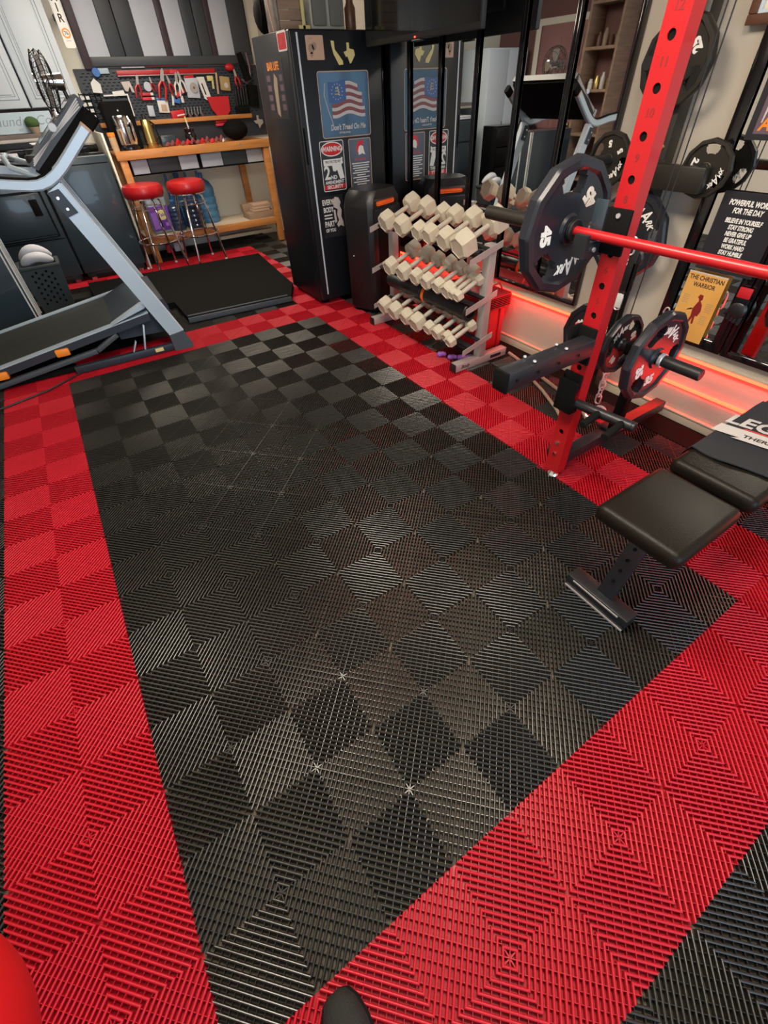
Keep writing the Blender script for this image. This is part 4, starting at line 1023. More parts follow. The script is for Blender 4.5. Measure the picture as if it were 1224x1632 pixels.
# tall dark cabinet with white edge strips at far left
t = thing('storage_cabinet', 'dark glossy low cabinet with two white edge strips left of the basket', 'cabinet', (-2.45, 5.15, 0))
part('body', MB().box(-2.85, -2.085, 4.98, 5.28, .02, 1.0, .006), 'appliance', t)
for a, b, c_, d_ in ((-2.112, -2.100, 4.972, 4.982), (-2.087, -2.076, 4.976, 4.992), (-2.087, -2.076, 5.12, 5.132), (-2.087, -2.076, 5.268, 5.284)): part('edge_strip', MB().box(a, b, c_, d_, .03, 1.0), 'sign_white', t)
part('base', MB().box(-2.80, -2.12, 5.0, 5.25, 0, .02), 'black', t)

# ---------------------------------------------------------------- laundry corner
def washer(x0, x1, label, drawer):
    t = thing('washing_machine', label, 'washing machine', ((x0 + x1) / 2, 6.5, 0), 0, None)
    part('body', MB().box(x0, x1, 6.20, 6.86, .07, 1.10, .012, 3), 'appliance', t)
    part('plinth', MB().box(x0 + .02, x1 - .02, 6.23, 6.84, 0, .07, .004), 'black', t)
    if drawer:
        d = part('door', MB().box(x0 + .05, x1 - .05, 6.188, 6.204, .47, .86, .02, 3), 'appliance', t)
        part('door_seam', MB().box(x0 + .042, x1 - .042, 6.1985, 6.2005, .462, .868, .0), 'matte', d)
        part('door_handle', MB().box(x1 - .175, x1 - .105, 6.176, 6.190, .66, .80, .004), 'matte', d)
        part('lower_seam', MB().box(x0 + .01, x1 - .01, 6.1975, 6.2, .435, .442), 'matte', t)
    else:
        part('top_seam', MB().box(x0 + .01, x1 - .01, 6.1975, 6.2, 1.03, 1.037), 'matte', t)
    part('control_panel', MB().box(x0 + .01, x1 - .01, 6.24, 6.84, 1.10, 1.112, .004).box(x0 + .01, x1 - .01, 6.55, 6.84, 1.112, 1.17, .012), 'gloss_black', t)
    part('foot', MB().box(x0 + .05, x0 + .1, 6.19, 6.23, 0, .03).box(x1 - .1, x1 - .05, 6.19, 6.23, 0, .03), 'chrome', t)
washer(-1.585, -.93, 'dark slate washing machine with a plain front, next to the workbench', False)
washer(-2.25, -1.60, 'dark slate front loading dryer with a rectangular door left of the plain washing machine', True)
struct('trim_4', MB().box(-.905, -.885, 6.22, 6.99, -.01, 1.26, .002), 'wall_cream')
t = thing('wall_shelf', 'weathered wooden shelf above the washing machines', 'shelf', (-1.7, 6.7, 1.235))
part('board', MB().box(-2.5, -1.02, 6.50, 6.98, 1.235, 1.285, .003), 'wood_old', t)
part('front_edge', MB().box(-2.5, -1.02, 6.487, 6.50, 1.225, 1.25, .002), 'grey_metal', t)
part('backboard', MB().box(-2.5, -1.02, 6.955, 6.985, 1.285, 1.47), 'wood_old', t)
mx = face_mx((-1.55, 6.60, 1.368), (1, 0, 0), (0, .12, 1))
t = sign('laundry_sign', 'pale blue laundry sign with thin script lettering on the shelf', 'sign', mx, .60, .16, .004, 'sign_blue', th=.012)
part('lettering', MB().text('Laundry Co.', .105, mx @ Matrix.Translation((.03, .01, .0125)), .0005, -.001, .35, 1.05).text('EST.', .025, mx @ Matrix.Translation((.0, -.055, .0125)), .0005), 'cab_line', t)
t = thing('moss_pot', 'small clay pot with a ball of dark green moss on the shelf', 'plant pot', (-1.44, 6.55, 1.285))
part('pot', MB().lathe([(.035, 0), (.05, .05), (.045, .05)], Matrix.Translation((-1.44, 6.55, 1.285)), 20), 'clay', t)
part('moss', MB().ball((-1.44, 6.55, 1.365), .062, .062, .05), 'moss', t, 60)
t = thing('paper_stack', 'stack of white papers on top of the slate dryer', 'paper', (-1.9, 6.35, 1.105))
for k in range(2): part('sheet', MB().box(-2.2 + .02 * k, -1.68, 6.26, 6.44, 1.114 + .02 * k, 1.131 + .02 * k, .003), 'garment', t)
t = thing('wire_basket', 'black wire basket with a white rim on the slate washing machine', 'basket', (-1.4, 6.35, 1.105))
mb = MB()
for k in range(9): mb.box(-1.53 + .03 * k, -1.527 + .03 * k, 6.26, 6.264, 1.115, 1.21)
for k in range(3): mb.box(-1.53, -1.287, 6.26, 6.264, 1.12 + .03 * k, 1.123 + .03 * k)
part('wires', mb, 'black', t); part('rim', MB().box(-1.54, -1.28, 6.252, 6.262, 1.21, 1.222, .002).box(-1.54, -1.528, 6.252, 6.42, 1.21, 1.222, .002).box(-1.292, -1.28, 6.252, 6.42, 1.21, 1.222, .002).box(-1.54, -1.28, 6.41, 6.42, 1.21, 1.222, .002), 'sign_white', t)
part('bottom', MB().box(-1.54, -1.28, 6.255, 6.42, 1.1125, 1.118), 'black', t)

def cab(x0, x1, label):
    t = thing('wall_cabinet', label, 'cabinet', ((x0 + x1) / 2, 6.85, 1.47), 0, None)
    part('body', MB().box(x0, x1, 6.72, 6.995, 1.47, 2.55, .003), 'cabinet', t)
    d = part('door', MB().box(x0 + .004, x1 - .004, 6.70, 6.72, 1.475, 2.545, .004), 'cabinet', t)
    for o, w in ((.060, .006), (.085, .004)):
        mb = MB(); a, b, c, e = x0 + o, x1 - o, 1.475 + o, 2.545 - o
        mb.box(a, b, 6.698, 6.701, c, c + w).box(a, b, 6.698, 6.701, e - w, e).box(a, a + w, 6.698, 6.701, c, e).box(b - w, b, 6.698, 6.701, c, e)
        part('door_groove', mb, 'cab_line', d)
    part('raised_panel', MB().box(x0 + .10, x1 - .10, 6.692, 6.702, 1.575, 2.445, .006), 'cabinet', d)
cab(-1.375, -.935, 'pale grey wall cabinet with a raised panel door, closest to the workbench')
cab(-1.830, -1.390, 'pale grey wall cabinet with a raised panel door, second from the workbench')
cab(-2.285, -1.845, 'pale grey wall cabinet with a raised panel door, farthest from the workbench')
mx = face_mx((-.832, 6.66, 2.17), (1, 0, 0), (0, 0, 1))
t = sign('garage_sign', 'tall narrow white sign with stacked letters and an orange disc', 'sign', mx, .092, .56, .018, 'sign_white', th=.006)
part('border', MB().box(-.040, -.0385, -.16, .26, .006, .0066, mx=mx).box(.0385, .040, -.16, .26, .006, .0066, mx=mx), 'cab_line', t)
mb = MB()
for k, ch_ in enumerate('REPAIR'): mb.text(ch_, .078, mx @ Matrix.Translation((0, -.080 + .068 * (5 - k), .0062)), .0006, .0018, 0, .95)
part('lettering', mb, 'blk_txt', t)
part('orange_disc', MB().cyl(mx @ Vector((0, -.178, .006)), mx @ Vector((0, -.178, .0070)), .036, n=28), 'tan', t).data.materials[0] = M['orange']
part('disc_number', MB().cyl(mx @ Vector((0, -.178, .007)), mx @ Vector((0, -.178, .0072)), .024, n=24), 'sign_white', t)
part('number', MB().text('76', .036, mx @ Matrix.Translation((0, -.178, .0074)), .0004, .0008), 'blk_txt', t)
part('small_word', MB().text('Union', .018, mx @ Matrix.Translation((0, -.228, .0062)), .0004), 'cab_line', t)
part('bracket', MB().box(-.86, -.80, 6.66, 6.99, 2.10, 2.14), 'black', t)

# big framed panel of light and dark boards on the back wall
t = thing('slatted_panel', 'large black framed panel of pale and dark vertical boards above the pegboard', 'wall panel', (.15, 6.96, 1.77))
part('frame', MB().box(-.74, -.665, 6.93, 6.995, 1.75, 2.6, .003).box(-.665, 1.10, 6.93, 6.995, 1.765, 1.842, .003), 'panel_trim', t)
part('bottom_rail', MB().box(-.655, 1.10, 6.925, 6.93, 1.77, 1.84, .002), 'panel_dark', t)
xs = [(-.665, -.46, 'panel_light'), (-.455, -.31, 'panel_dark'), (-.30, -.125, 'panel_dark'), (-.12, .12, 'panel_light'), (.125, .19, 'panel_trim'), (.195, .38, 'panel_light'), (.385, .505, 'panel_dark'), (.515, .635, 'panel_dark'), (.64, .70, 'panel_trim'), (.705, .90, 'panel_light'), (.905, 1.10, 'panel_dark')]
for a, b, m in xs: part('board', MB().box(a, b, 6.945, 6.975, 1.842, 2.6, .002), m, t)
part('backing', MB().box(-.74, 1.12, 6.975, 6.995, 1.77, 2.6), 'matte', t)

# ---------------------------------------------------------------- workbench
t = thing('workbench', 'tall honey coloured pine workbench with a lower shelf', 'workbench', (.05, 6.7, 0))
part('top', MB().box(-.82, .92, 6.40, 6.98, 1.06, 1.085, .003), 'wood', t)
part('front_board', MB().box(-.82, .92, 6.375, 6.40, 1.015, 1.095, .003), 'wood', t)
for x in (-.80, .83): part('leg', MB().box(x, x + .075, 6.39, 6.45, 0, 1.015, .003), 'wood', t)
for x in (-.80, .66): part('leg', MB().box(x, x + .075, 6.90, 6.96, 0, 1.06, .003), 'wood', t)
part('shelf', MB().box(-.80, .90, 6.42, 6.96, .255, .275), 'wood_crate', t).data.materials[0] = M['trim']
part('shelf_rail', MB().box(-.73, .83, 6.395, 6.42, .205, .280, .003), 'wood', t)
part('back_shelf', MB().box(-.8, .95, 6.90, 6.96, 1.278, 1.318, .003), 'wood', t)
part('back_rail', MB().box(.1, .83, 6.60, 6.65, .08, .12, .003).box(.1, .83, 6.80, 6.85, .08, .12, .003), 'trim', t)
part('knot', MB().cyl((-.32, 6.376, 1.058), (-.32, 6.3742, 1.058), .012, n=12).cyl((.55, 6.376, 1.055), (.55, 6.3742, 1.055), .017, n=12).cyl((.1, 6.376, 1.07), (.1, 6.3742, 1.07), .009, n=12), 'wood_crate', t)
t = thing('checkered_board', 'black framed strip of pale and dark squares under the workbench top', 'wall panel', (.05, 6.47, .87))
part('frame', MB().box(-.72, .86, 6.462, 6.48, .862, 1.012, .002), 'matte', t)
for a, b, m in ((-.69, -.52, 'panel_light'), (-.51, -.185, 'panel_dark'), (-.175, .03, 'panel_light'), (.075, .32, 'panel_light'), (.33, .62, 'panel_dark'), (.63, .83, 'panel_light')):
    part('square', MB().box(a, b, 6.455, 6.465, .878, 1.005, .001), m, t)

# stools
def stool(x, y, z, label, group=None, r=.205):
    t = thing('bar_stool', label, 'stool', (x, y, 0), R(12), group)
    p = lambda n_, mb, m, par=None: part(n_, mb, m, par or t, world=False)
    p('seat', MB().lathe([(.0, z), (r * .70, z + .001), (r * .92, z - .012), (r, z - .045), (r * .98, z - .100), (r * .92, z - .118), (.0, z - .118)], None, 40), 'red')
    p('trim_ring', MB().lathe([(r * .90, z - .1185), (r * .90, z - .128), (r * .80, z - .128)], None, 40), 'chrome')
    for q in range(4):
        a = PI / 4 + PI / 2 * q; c_, s_ = math.cos(a), math.sin(a)
        p('leg', MB().tube([(r * .35 * c_, r * .35 * s_, z - .128), (r * .62 * c_, r * .62 * s_, z - .135), (r * .72 * c_, r * .72 * s_, z - .16), (r * .98 * c_, r * .98 * s_, .34), (r * 1.2 * c_, r * 1.2 * s_, .012)], .0115, 10), 'chrome')
        p('leg_tip', MB().cyl((r * 1.2 * c_, r * 1.2 * s_, 0), (r * 1.2 * c_, r * 1.2 * s_, .02), .015, .013, 12), 'garment')
    p('foot_ring', MB().tube([(r * 1.05 * math.cos(2 * PI * k / 32), r * 1.05 * math.sin(2 * PI * k / 32), .30) for k in range(32)], .011, 8, True), 'chrome')
    p('upper_ring', MB().tube([(r * .80 * math.cos(2 * PI * k / 32), r * .80 * math.sin(2 * PI * k / 32), z - .22) for k in range(32)], .005, 6, True), 'chrome')
    return t
stool(-.72, 6.08, .835, 'chrome legged bar stool with a shiny red seat, nearer the washing machines')
stool(-.255, 6.12, .825, 'chrome legged bar stool with a shiny red seat, right one of the pair')

# bottles on the lower shelf
t = thing('snack_jug', 'clear jug with a purple and yellow label behind the left red stool', 'jug', (-.56, 6.60, .276))
part('jug', MB().box(-.68, -.45, 6.50, 6.68, .276, .66, .03, 3), 'clear', t)
lb = part('label', MB().box(-.675, -.455, 6.494, 6.501, .31, .56, .002), 'purple', t)
part('label_badge', MB().cyl((-.54, 6.494, .47), (-.54, 6.4925, .47), .055, n=9), 'yellowish', lb)
part('label_text', MB().text('Takis', .05, face_mx((-.54, 6.492, .47), (1, 0, .1), (-.1, 0, 1)), .001, .001, .2), 'purple', lb)
part('label_patch', MB().box(-.665, -.60, 6.4915, 6.494, .33, .50).box(-.53, -.48, 6.4915, 6.494, .35, .39), 'violet', lb)
part('cap', MB().cyl((-.56, 6.59, .66), (-.56, 6.59, .69), .05, bev=.004), 'sign_white', t)
def bottle(x, y, r, h, m, label, cap='blue_pl'):
    t = thing('water_bottle', label, 'bottle', (x, y, .276), 0, None)
    pr = [(r * .9, 0), (r, .02)]
    for k in range(4): pr += [(r, .04 + k * h * .15), (r * .95, .05 + k * h * .15), (r * .95, .06 + k * h * .15), (r, .07 + k * h * .15)]
    pr += [(r, h * .74), (r * .75, h * .86), (r * .25, h * .94), (r * .24, h * .98)]
    part('bottle', MB().lathe(pr, Matrix.Translation((x, y, .276)), 28), m, t)
    part('cap', MB().cyl((x, y, .276 + h * .98), (x, y, .276 + h * 1.05), r * .28, bev=.004), cap, t)
bottle(.08, 6.76, .125, .50, 'water_blue', 'large ribbed pale blue water bottle, rightmost on the lower shelf')
bottle(-.19, 6.80, .12, .52, 'water_blue', 'large blue water bottle behind the right red stool')
bottle(-.16, 6.56, .115, .34, 'dark_water', 'dark blue water bottle in front of the pale bottles behind the right stool')
bottle(-.37, 6.58, .085, .30, 'dark_water', 'dark round water bottle with a blue cap between the two red stools')
for k, x in enumerate((-.33, -.10, .04)):
    solo('bottle', 'thin blue bottle neck rising behind the red stools, ' + ('leftmost', 'middle', 'rightmost')[k], 'bottle', MB().cyl((x, 6.72, .72), (x, 6.72, .83), .018, .014).cyl((x, 6.72, .276), (x, 6.72, .72), .030, .026), 'blue_pl', 'thin blue bottles on the lower shelf')
t = thing('storage_crate', 'small brown crate with pinkish packets at the right end of the lower shelf', 'crate', (.68, 6.6, .276))
part('crate', MB().box(.50, .86, 6.46, 6.70, .276, .35, .004), 'wood_crate', t); part('lid', MB().box(.49, .87, 6.62, 6.72, .35, .43, .004), 'wood_crate', t)
for k in range(3): part('packet', MB().box(.57 + .006 * k, .80 + .006 * k, 6.47, 6.62, .352 + .03 * k, .379 + .03 * k, .003), 'tan', t)
t = thing('parts_tray', 'black tray with small white and red bottles on the floor below the workbench shelf', 'tray', (-.45, 6.72, 0))
part('tray', MB().box(-.65, -.28, 6.60, 6.80, 0, .04, .004), 'matte', t)
part('bottle', MB().box(-.50, -.38, 6.61, 6.68, .04, .14, .01), 'garment', t); part('bottle', MB().cyl((-.57, 6.64, .04), (-.57, 6.64, .13), .03), 'red_txt', t)

# ---------------------------------------------------------------- pegboard
t = thing('pegboard', 'long slate pegboard with rows of slots behind the workbench', 'pegboard', (.12, 6.96, 1.13))
part('panel', MB().box(-.86, 1.14, 6.965, 6.995, 1.10, 1.755, .003), 'slate', t)
mb = MB()
for r_ in range(16):
    for c_ in range(38):
        x = -.82 + .05 * c_ + (.025 if r_ % 2 else 0); z = 1.34 + .025 * r_
        mb.box(x, x + .028, 6.9635, 6.9652, z, z + .006)
part('slots', mb, 'matte', t)
TW = 6.935
G = 'small tools hanging on the pegboard'
def hang(name, label, cat, mb, m): return solo(name, label, cat, mb, m)
def W_(cx, cz, ang=0): return face_mx((cx, TW, cz), (math.cos(R(ang)), 0, math.sin(R(ang))), (-math.sin(R(ang)), 0, math.cos(R(ang))))
def bx(cx, cz, w, h, ang=0, d=.02, b=.003): return MB().obox((cx, TW + .01, cz), (w, d, h), Matrix.Rotation(R(-ang), 3, 'Y'), b)
t = thing('spirit_level', 'long red spirit level across the top of the pegboard', 'level', (.08, TW, 1.69))
part('body', bx(.08, 1.715, 1.07, .040), 'red', t); part('edge', bx(.08, 1.691, 1.07, .008), 'grey_metal', t); part('brand_patch', MB().box(.10, .18, TW - .002, TW, 1.70, 1.73), 'red_txt', t)
hang('spirit_level', 'short red spirit level above the long red level', 'level', bx(.10, 1.775, .45, .030), 'red')
hang('ruler', 'pale metal ruler above the left end of the long red level', 'ruler', bx(-.27, 1.765, .24, .024, 0, .006), 'garment')
hang('tape_reel', 'dark blue round reel at the top left of the pegboard', 'reel', MB().cyl((-.655, TW + .02, 1.725), (-.655, TW - .01, 1.725), .038, bev=.004).cyl((-.655, TW - .01, 1.725), (-.655, TW - .014, 1.725), .014), 'blue_pl')
hang('hook_rack', 'pale strip with three hooks right of the blue reel', 'rack', bx(-.58, 1.735, .11, .045, 0, .01), 'sign_blue')
hang('tag', 'pale pointed card tag hanging at the left of the pegboard', 'tag', MB().prism([(-.045, -.055), (.045, -.055), (.045, .02), (-.005, .06), (-.045, .02)], W_(-.70, 1.62, -6), .004), 'parchment').data.materials[0] = M['sign_white']
hang('card', 'small white card low on the left of the pegboard', 'card', bx(-.50, 1.555, .12, .040, 4, .004), 'sign_white')
hang('card', 'beige folded card between the white card and the red knife', 'card', MB().prism([(-.055, .04), (.035, .045), (.055, -.05), (.03, -.045), (.02, .0), (-.01, -.04), (-.035, -.035)], W_(-.39, 1.605), .005), 'tan').data.materials[0] = M['cloth_white']
def plier(cx, cz, s, ang, m, label, name='pliers', cat='pliers'):
    s *= 1.2
    t = thing(name, label, cat, (cx, TW, cz)); mx = W_(cx, cz, ang)
    part('jaw', MB().prism([(-.012 * s, .0), (.012 * s, 0), (.010 * s, .055 * s), (.0, .07 * s), (-.010 * s, .055 * s)], mx, .012), 'grey_metal', t)
    for q in (-1, 1): part('handle', MB().tube([mx @ Vector(v) for v in ((q * .006 * s, 0, .006), (q * .022 * s, -.03 * s, .008), (q * .020 * s, -.10 * s, .008))], [.008 * s, .010 * s, .007 * s], 8), m, t)
plier(-.28, 1.62, 1.0, -14, 'red', 'red handled shears left of the magnet strips')
plier(-.13, 1.63, .6, 10, 'red', 'small red clamp above the grey disc')
plier(-.01, 1.64, 1.35, -18, 'red', 'large red handled pliers in the middle of the pegboard')
plier(.065, 1.62, .85, 12, 'red', 'red handled pliers just right of the large red pliers')
plier(.145, 1.63, 1.0, -10, 'sign_white', 'white handled pliers right of the red pliers')
plier(.195, 1.645, .9, 8, 'sign_white', 'white handled snips left of the grey gauge')
hang('sanding_disc', 'grey round disc behind the pink magnet strips', 'disc', MB().cyl((-.18, TW + .012, 1.60), (-.18, TW, 1.60), .040, n=28), 'panel_light')
for z, w in ((1.538, .145), (1.500, .120)):
    t = thing('magnet_strip', 'pink and white magnet strip, ' + ('upper of the two' if w > .13 else 'lower of the two'), 'magnet strip', (-.21, TW, z)); part('strip', bx(-.215, z, w, .026, 0, .01), 'red_txt', t); part('white_end', MB().box(-.175, -.145, TW - .0015, TW, z - .011, z + .011), 'sign_white', t)
t = thing('blister_card', 'blue topped white packet with an orange picture on the pegboard', 'packet', (-.07, TW, 1.38)); part('card', bx(-.07, 1.435, .115, .125, -4, .006), 'sign_white', t); part('header', bx(-.07, 1.49, .115, .022, -4, .010), 'blue_pl', t); part('picture', bx(-.068, 1.415, .06, .06, -4, .010), 'tan', t)
hang('small_box', 'grey flat box beside the brass thermos', 'box', bx(-.22, 1.395, .065, .095, -4, .02), 'panel_light')
t = thing('tape_roll', 'slanted pink and black tape dispenser on the pegboard', 'tape', (.15, TW, 1.53)); part('case', bx(.148, 1.535, .165, .060, 24, .02), 'black', t); part('pink_label', bx(.152, 1.535, .12, .036, 24, .026), 'red_txt', t)
t = thing('caulk_tool', 'blue and white plastic tool below the pink tape', 'tool', (.10, TW, 1.46)); part('body', bx(.098, 1.473, .07, .05, -10, .02), 'blue_pl', t); part('white_arm', bx(.055, 1.48, .022, .10, -15, .014).obox((.16, TW + .01, 1.48), (.03, .02, .06), None, .003), 'sign_white', t)
t = thing('tool_case', 'small red case with a white stripe on the back shelf', 'case', (.06, TW, 1.32)); part('case', bx(.065, 1.356, .155, .066, 4, .04), 'red_flat', t); part('stripe', bx(.095, 1.345, .09, .014, 6, .044), 'sign_white', t)
t = thing('gauge', 'grey gauge set with a round dial and red top', 'gauge', (.31, TW, 1.47)); part('card', bx(.31, 1.575, .145, .175, -4, .008), 'panel_light', t); part('dial', MB().cyl((.325, TW + .005, 1.575), (.325, TW - .006, 1.575), .045, n=28), 'grey_metal', t); part('dial_centre', MB().cyl((.325, TW - .006, 1.575), (.325, TW - .008, 1.575), .012, n=16), 'flag_red', t); part('header', bx(.30, 1.67, .11, .025, 3, .012), 'red_flat', t)
t = thing('packaging_card', 'long white rounded card holder on the pegboard', 'card', (.45, TW, 1.46)); part('card', MB().prism([(-.06, .10), (.025, .10), (.06, -.10), (.02, -.11), (-.02, -.09)], W_(.44, 1.565), .006), 'sign_white', t); part('slot', MB().prism([(-.022, .05), (-.008, .05), (.012, -.05), (-.002, -.05)], W_(.44, 1.56) @ Matrix.Translation((0, 0, .006)), .001), 'matte', t)
hang('clamp', 'small yellow clamp under the right end of the long level', 'clamp', bx(.54, 1.65, .07, .045, 0, .02).obox((.56, TW + .01, 1.60), (.02, .02, .08), Matrix.Rotation(R(8), 3, 'Y'), .002), 'yellowish')
hang('wooden_stick', 'cream wooden stick hanging right of the yellow clamp', 'stick', bx(.612, 1.605, .022, .19, -8, .012), 'tan')
t = thing('tool_pouch', 'tan leather pouch with a light badge on the pegboard', 'pouch', (.70, TW, 1.53)); part('pouch', bx(.705, 1.60, .115, .125, -6, .03, .006), 'leather', t); part('badge', MB().cyl((.71, TW - .006, 1.585), (.71, TW - .009, 1.585), .025, n=12), 'cloth_white', t)
hang('cap', 'round red cap at the top right of the pegboard', 'cap', MB().ball((.795, TW, 1.74), .055, .035, .034), 'red_flat')
plier(.85, 1.66, .9, 10, 'red_flat', 'red trigger clamp left of the angle grinder', 'clamp', 'clamp')
t = thing('angle_grinder', 'black and dusky pink grinder hanging at the right end of the pegboard', 'grinder', (.97, TW, 1.62)); part('body', MB().tube([(.93, TW - .03, 1.86), (.955, TW - .03, 1.75), (.985, TW - .03, 1.62)], [.030, .04, .045], 14), 'matte', t); part('guard', MB().tube([(1.02, TW - .02, 1.86), (1.035, TW - .02, 1.74), (1.02, TW - .02, 1.63), (.965, TW - .02, 1.60), (.91, TW - .02, 1.63)], .013, 8), 'tan', t).data.materials[0] = M['poster_violet']
for k in range(5):
    solo('spring_clamp', 'narrow black clamp in the row below the grinder, ' + ('leftmost', 'second from the left', 'middle one', 'second from the right', 'rightmost')[k], 'clamp', bx(.81 + .033 * k, 1.485, .020, .19 - .008 * k, -4, .03, .004).obox((.81 + .033 * k, TW - .008, 1.575), (.026, .02, .02), None, .003), 'steel_blk', 'row of black clamps on the pegboard')
hang('tool_pouch', 'large plain black pouch at the far right of the pegboard', 'pouch', bx(1.03, 1.48, .12, .20, -4, .05, .01), 'matte')
hang('tool_pouch', 'dark brown flat leather pouch below the row of black clamps', 'pouch', bx(.86, 1.345, .18, .09, 0, .03, .006), 'frame_wood').data.materials[0] = M['rubber']
t = thing('socket_rack', 'bright red socket rack holding tools low on the pegboard', 'tool rack', (.57, TW, 1.28)); part('rack', MB().prism([(-.13, .085), (.13, .085), (.12, -.05), (.07, -.09), (-.05, -.09), (-.10, -.02)], W_(.57, 1.405), .028), 'red_flat', t); part('slot', bx(.545, 1.375, .12, .028, 3, .055), 'flag_red', t)
for k in range(5): part('socket_post', bx(.47 + .047 * k, 1.465, .020, .035, -5, .025), 'red_flat', t)
for k, z in enumerate((1.262, 1.232)): hang('red_bar', ('upper' if k == 0 else 'lower') + ' red bar stacked under the red socket rack', 'tool', bx(.552, z, .14, .024, 2, .04), 'red_txt' if k else 'red_flat')
for k in range(6):
    t = thing('screwdriver', 'thin screwdriver in the set left of the red socket rack, number ' + ('one', 'two', 'three', 'four', 'five', 'six')[k] + ' from the left', 'screwdriver', (.16 + .036 * k, TW, 1.30), 0, 'screwdrivers on the pegboard'); t['label'] = 'thin screwdriver hanging in the set left of the red socket rack'
    part('blade', bx(.162 + .036 * k, 1.375, .006, .07, -6, .006, 0), 'grey_metal', t); part('handle', bx(.168 + .036 * k, 1.315, .016, .060, -6, .016, .003), 'flag_red' if k % 2 else 'matte', t)
hang('state_ornament', 'silver outlined state shaped ornament at the bottom right of the pegboard', 'ornament', MB().prism([(-.012 * 1.3, .06), (.010, .06), (.010, .025), (.06, .018), (.065, -.012), (.025, -.045), (.012, -.066), (-.012, -.02), (-.030, -.024), (-.06, .006), (-.016, .012)], W_(1.03, 1.235, -4), .006), 'grey_metal')
t = thing('wire_grid', 'black wire grid with white cards behind the coffee urn', 'rack', (-.80, TW, 1.36))
mb = MB()
for k in range(5): mb.box(-.90 + .05 * k, -.892 + .05 * k, TW, TW + .006, 1.34, 1.57)
for k in range(5): mb.box(-.90, -.69, TW, TW + .006, 1.345 + .052 * k, 1.353 + .052 * k)
part('grid', mb, 'matte', t)
mb = MB()
for a in range(2):
    for b in range(4): mb.box(-.888 + .05 * a, -.855 + .05 * a, TW + .004, TW + .006, 1.36 + .052 * b, 1.388 + .052 * b)
part('cards', mb, 'sign_white', t)
hang('carpenter_square', 'white L shaped metal square hanging behind the coffee urn', 'square', MB().box(-.66, -.41, TW - .002, TW + .01, 1.535, 1.548).box(-.425, -.41, TW - .002, TW + .01, 1.36, 1.535), 'sign_white')

# on the workbench
BT = 1.086
t = thing('coffee_urn', 'tall black coffee machine with a chrome cylinder on the workbench', 'coffee maker', (-.61, 6.62, BT))
part('back', MB().box(-.77, -.475, 6.60, 6.72, BT, 1.495, .02, 3), 'matte', t)
part('tank', MB().lathe([(.072, .05), (.075, .06), (.075, .20), (.068, .205), (.068, .215), (.078, .22), (.078, .28), (.070, .295), (.02, .30)], Matrix.Translation((-.635, 6.56, BT)), 28), 'chrome', t)
part('base', MB().lathe([(.10, 0), (.10, .03), (.08, .05)], Matrix.Translation((-.625, 6.56, BT)), 28), 'gloss_black', t)
part('chrome_handle', MB().tube([(-.555, 6.55, BT + .05), (-.545, 6.52, BT + .10), (-.545, 6.52, BT + .22), (-.56, 6.55, BT + .28)], .014, 10), 'chrome', t)
part('logo_dot', MB().ball((-.62, 6.598, 1.42), .008), 'sign_white', t)
t = thing('thermos', 'brass coloured tapered thermos on the workbench', 'thermos', (-.385, 6.60, BT))
part('body', MB().lathe([(.055, 0), (.060, .01), (.060, .045), (.064, .05), (.058, .14), (.048, .24), (.04, .25)], Matrix.Translation((-.385, 6.60, BT)), 28), 'gold', t)
part('handle', MB().tube([(-.325, 6.59, BT + .06), (-.295, 6.58, BT + .10), (-.305, 6.58, BT + .20), (-.345, 6.59, BT + .235)], .009, 8), 'gloss_black', t)
part('stopper', MB().cyl((-.385, 6.60, BT + .25), (-.385, 6.60, BT + .285), .022, .018, bev=.004), 'black', t)
hang('tin_box', 'dark grey tin behind the red bits on the workbench', 'tin', MB().box(-.27, -.11, 6.62, 6.74, BT, BT + .10, .010), 'appliance')
rb = ['flag_red', 'flag_red', 'red_flat', 'flag_red', 'red_txt']
for k in range(12):
    x = -.25 + .056 * k; s = .030 + .012 * ((k * 7) % 3)
    mb = MB(); mb.tube([(x, 6.52, BT + .015), (x + .02, 6.50, BT + s), (x + .05, 6.53, BT + .02)], [.016, .021, .014], 8)
    solo('work_glove' if False else 'wire_connector', 'small dark red fitting in the heap along the workbench front', 'fitting', mb, rb[k % 5], 'dark red fittings along the workbench front')
t = thing('grease_jar', 'round black jar with a chrome cap among the red fittings', 'jar', (.07, 6.60, BT)); part('jar', MB().lathe([(.04, 0), (.055, .02), (.062, .08), (.05, .11), (.055, .12), (.055, .145), (.02, .155)], Matrix.Translation((.06, 6.60, BT)), 24), 'gloss_black', t); part('cap', MB().cyl((.06, 6.60, BT + .155), (.055, 6.60, BT + .20), .010, .007), 'zinc', t); part('yellow_tip', MB().cyl((.055, 6.60, BT + .20), (.05, 6.60, BT + .25), .012, .007), 'yellowish', t)
hang('safety_helmet', 'black domed helmet resting at the right of the workbench', 'helmet', MB().ball((.62, 6.66, BT + .100), .15, .13, .098, 24, 14), 'matte')
hang('clip', 'small white pointed clip on the workbench in front of the black helmet', 'clip', MB().prism([(-.015, .0), (.03, .035), (.01, .02), (-.01, .07), (-.02, .05)], face_mx((.40, 6.50, BT), (1, 0, 0), (0, 0, 1)), .008), 'sign_white')
t = thing('power_cord', 'black cord looping off the left end of the workbench', 'cord', (-.8, 6.35, .9)); part('cord', MB().tube([(-.74, 6.5, BT + .02), (-.88, 6.42, BT + .03), (-.93, 6.36, 1.02), (-.92, 6.33, .88), (-.87, 6.33, .78)], .006, 8), 'black', t)
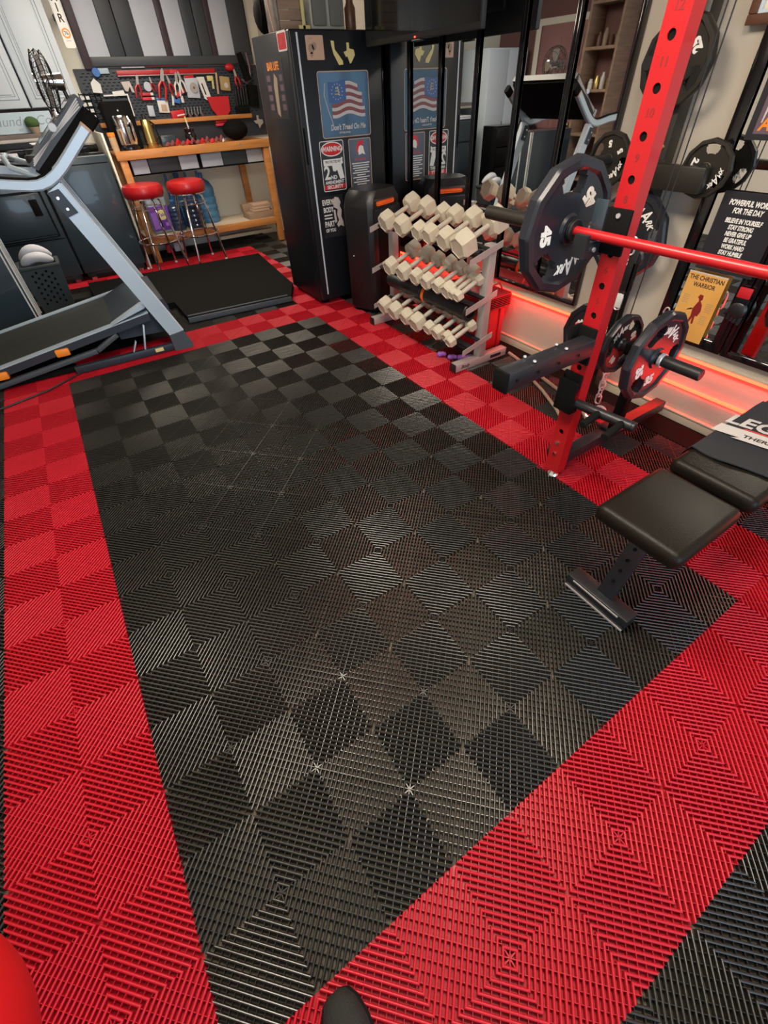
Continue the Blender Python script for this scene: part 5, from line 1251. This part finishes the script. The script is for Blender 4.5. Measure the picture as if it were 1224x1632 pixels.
t = thing('spice_jar', 'orange brown jar at the left end of the workbench', 'jar', (-.80, 6.5, BT)); part('jar', MB().cyl((-.785, 6.47, BT), (-.785, 6.47, BT + .13), .035, bev=.004), 'tan_wood', t); part('lid', MB().cyl((-.785, 6.47, BT + .13), (-.785, 6.47, BT + .165), .037, bev=.004), 'orange', t)

# seen in the mirrors: locker and shelves by the left wall
t = thing('locker', 'pale grey metal locker in the far left corner, seen in the mirrors', 'locker', (-2.85, 6.6, 0))
part('body', MB().box(-3.2, -2.45, 6.30, 6.95, .03, 1.85, .006), 'cabinet', t); part('door', MB().box(-3.19, -2.83, 6.285, 6.30, .06, 1.83, .004), 'cabinet', t); part('door', MB().box(-2.82, -2.46, 6.285, 6.30, .06, 1.83, .004), 'cabinet', t); part('handle', MB().box(-2.80, -2.785, 6.27, 6.285, .9, 1.05, .003), 'chrome', t)
part('base', MB().box(-3.18, -2.47, 6.32, 6.93, 0, .03), 'black', t)
t = thing('tool_chest', 'black tool chest in front of the pale locker, seen in the mirrors', 'tool chest', (-2.8, 6.1, 0))
part('body', MB().box(-3.2, -2.42, 5.95, 6.26, .02, 1.02, .008), 'gloss_black', t)
for k in range(4): part('drawer', MB().box(-3.18, -2.44, 5.94, 5.95, .06 + .24 * k, .28 + .24 * k, .003), 'satin', t)
part('base', MB().box(-3.15, -2.47, 5.98, 6.23, 0, .02), 'black', t)
t = thing('shelving_unit', 'brown wooden shelving unit by the left wall, seen in the mirrors', 'shelf', (-3.15, 4.85, 0))
for y in (4.66, 5.13): part('side', MB().box(-3.29, -3.0, y, y + .03, 0, 2.2, .003), 'wood_crate', t)
for z in (.4, .9, 1.35, 1.75, 2.15): part('shelf_board', MB().box(-3.29, -3.0, 4.69, 5.13, z, z + .03, .003), 'wood_crate', t)
for k in range(8):
    z = (1.38, 1.78)[k % 2]; y = 4.76 + .09 * (k // 2); h = .10 + .03 * (k % 3)
    solo('glass_jar', 'small jar on the brown shelving unit by the left wall', 'jar', MB().lathe([(.03, 0), (.032, h * .7), (.02, h * .85), (.02, h)], Matrix.Translation((-3.12, y, z + .0005)), 14), ('gold', 'clay', 'sign_white', 'frame_wood')[k % 4], 'jars on the brown shelving unit')

# ---------------------------------------------------------------- close to the camera
solo('exercise_ball', 'large red exercise ball cut off at the lower left corner', 'ball', MB().ball((-2.53, .23, .325), .325, n=64, m=40), 'red_deep', ang=180)
t = thing('sneaker', 'black sneaker toe at the bottom edge of the picture', 'shoe', (-1.765, -.18, 0))
sec = [(-.022, .012, .030), (-.030, .028, .044), (-.050, .040, .054), (-.085, .047, .060), (-.13, .047, .072), (-.17, .042, .090), (-.21, .038, .100), (-.26, .037, .104), (-.295, .034, .100), (-.312, .020, .085)]
mb = MB(); mb.rings([[Vector((-1.765 + w * math.cos(2 * PI * k / 20), y + (.006 if 0 else 0), .020 + max(0, (h - .020)) * max(0, math.sin(2 * PI * k / 20)) ** .7)) for k in range(20)] for y, w, h in sec])
part('upper', mb, 'shoe', t, 70)
mb = MB(); mb.rings([[Vector((-1.765 + (w + .004) * (1 if abs(c_) < 2 else 1) * c_, y, z)) for c_, z in ((-1, .004), (-.8, 0), (.8, 0), (1, .004), (1, .024), (-1, .024))] for y, w, h in sec])
part('sole', mb, 'rubber', t, 50)
for k in range(4): part('lace', MB().tube([(-1.765 - .020, -.095 - .022 * k, .062 + .010 * k), (-1.765, -.090 - .022 * k, .068 + .011 * k), (-1.765 + .020, -.095 - .022 * k, .062 + .010 * k)], .0035, 6), 'rubber', t)

S.view_settings.view_transform = 'Standard'; S.view_settings.look = 'None'; S.view_settings.gamma = 1; S.view_settings.use_curve_mapping = False
S.view_settings.exposure = 0.0
S.cycles.use_denoising = True
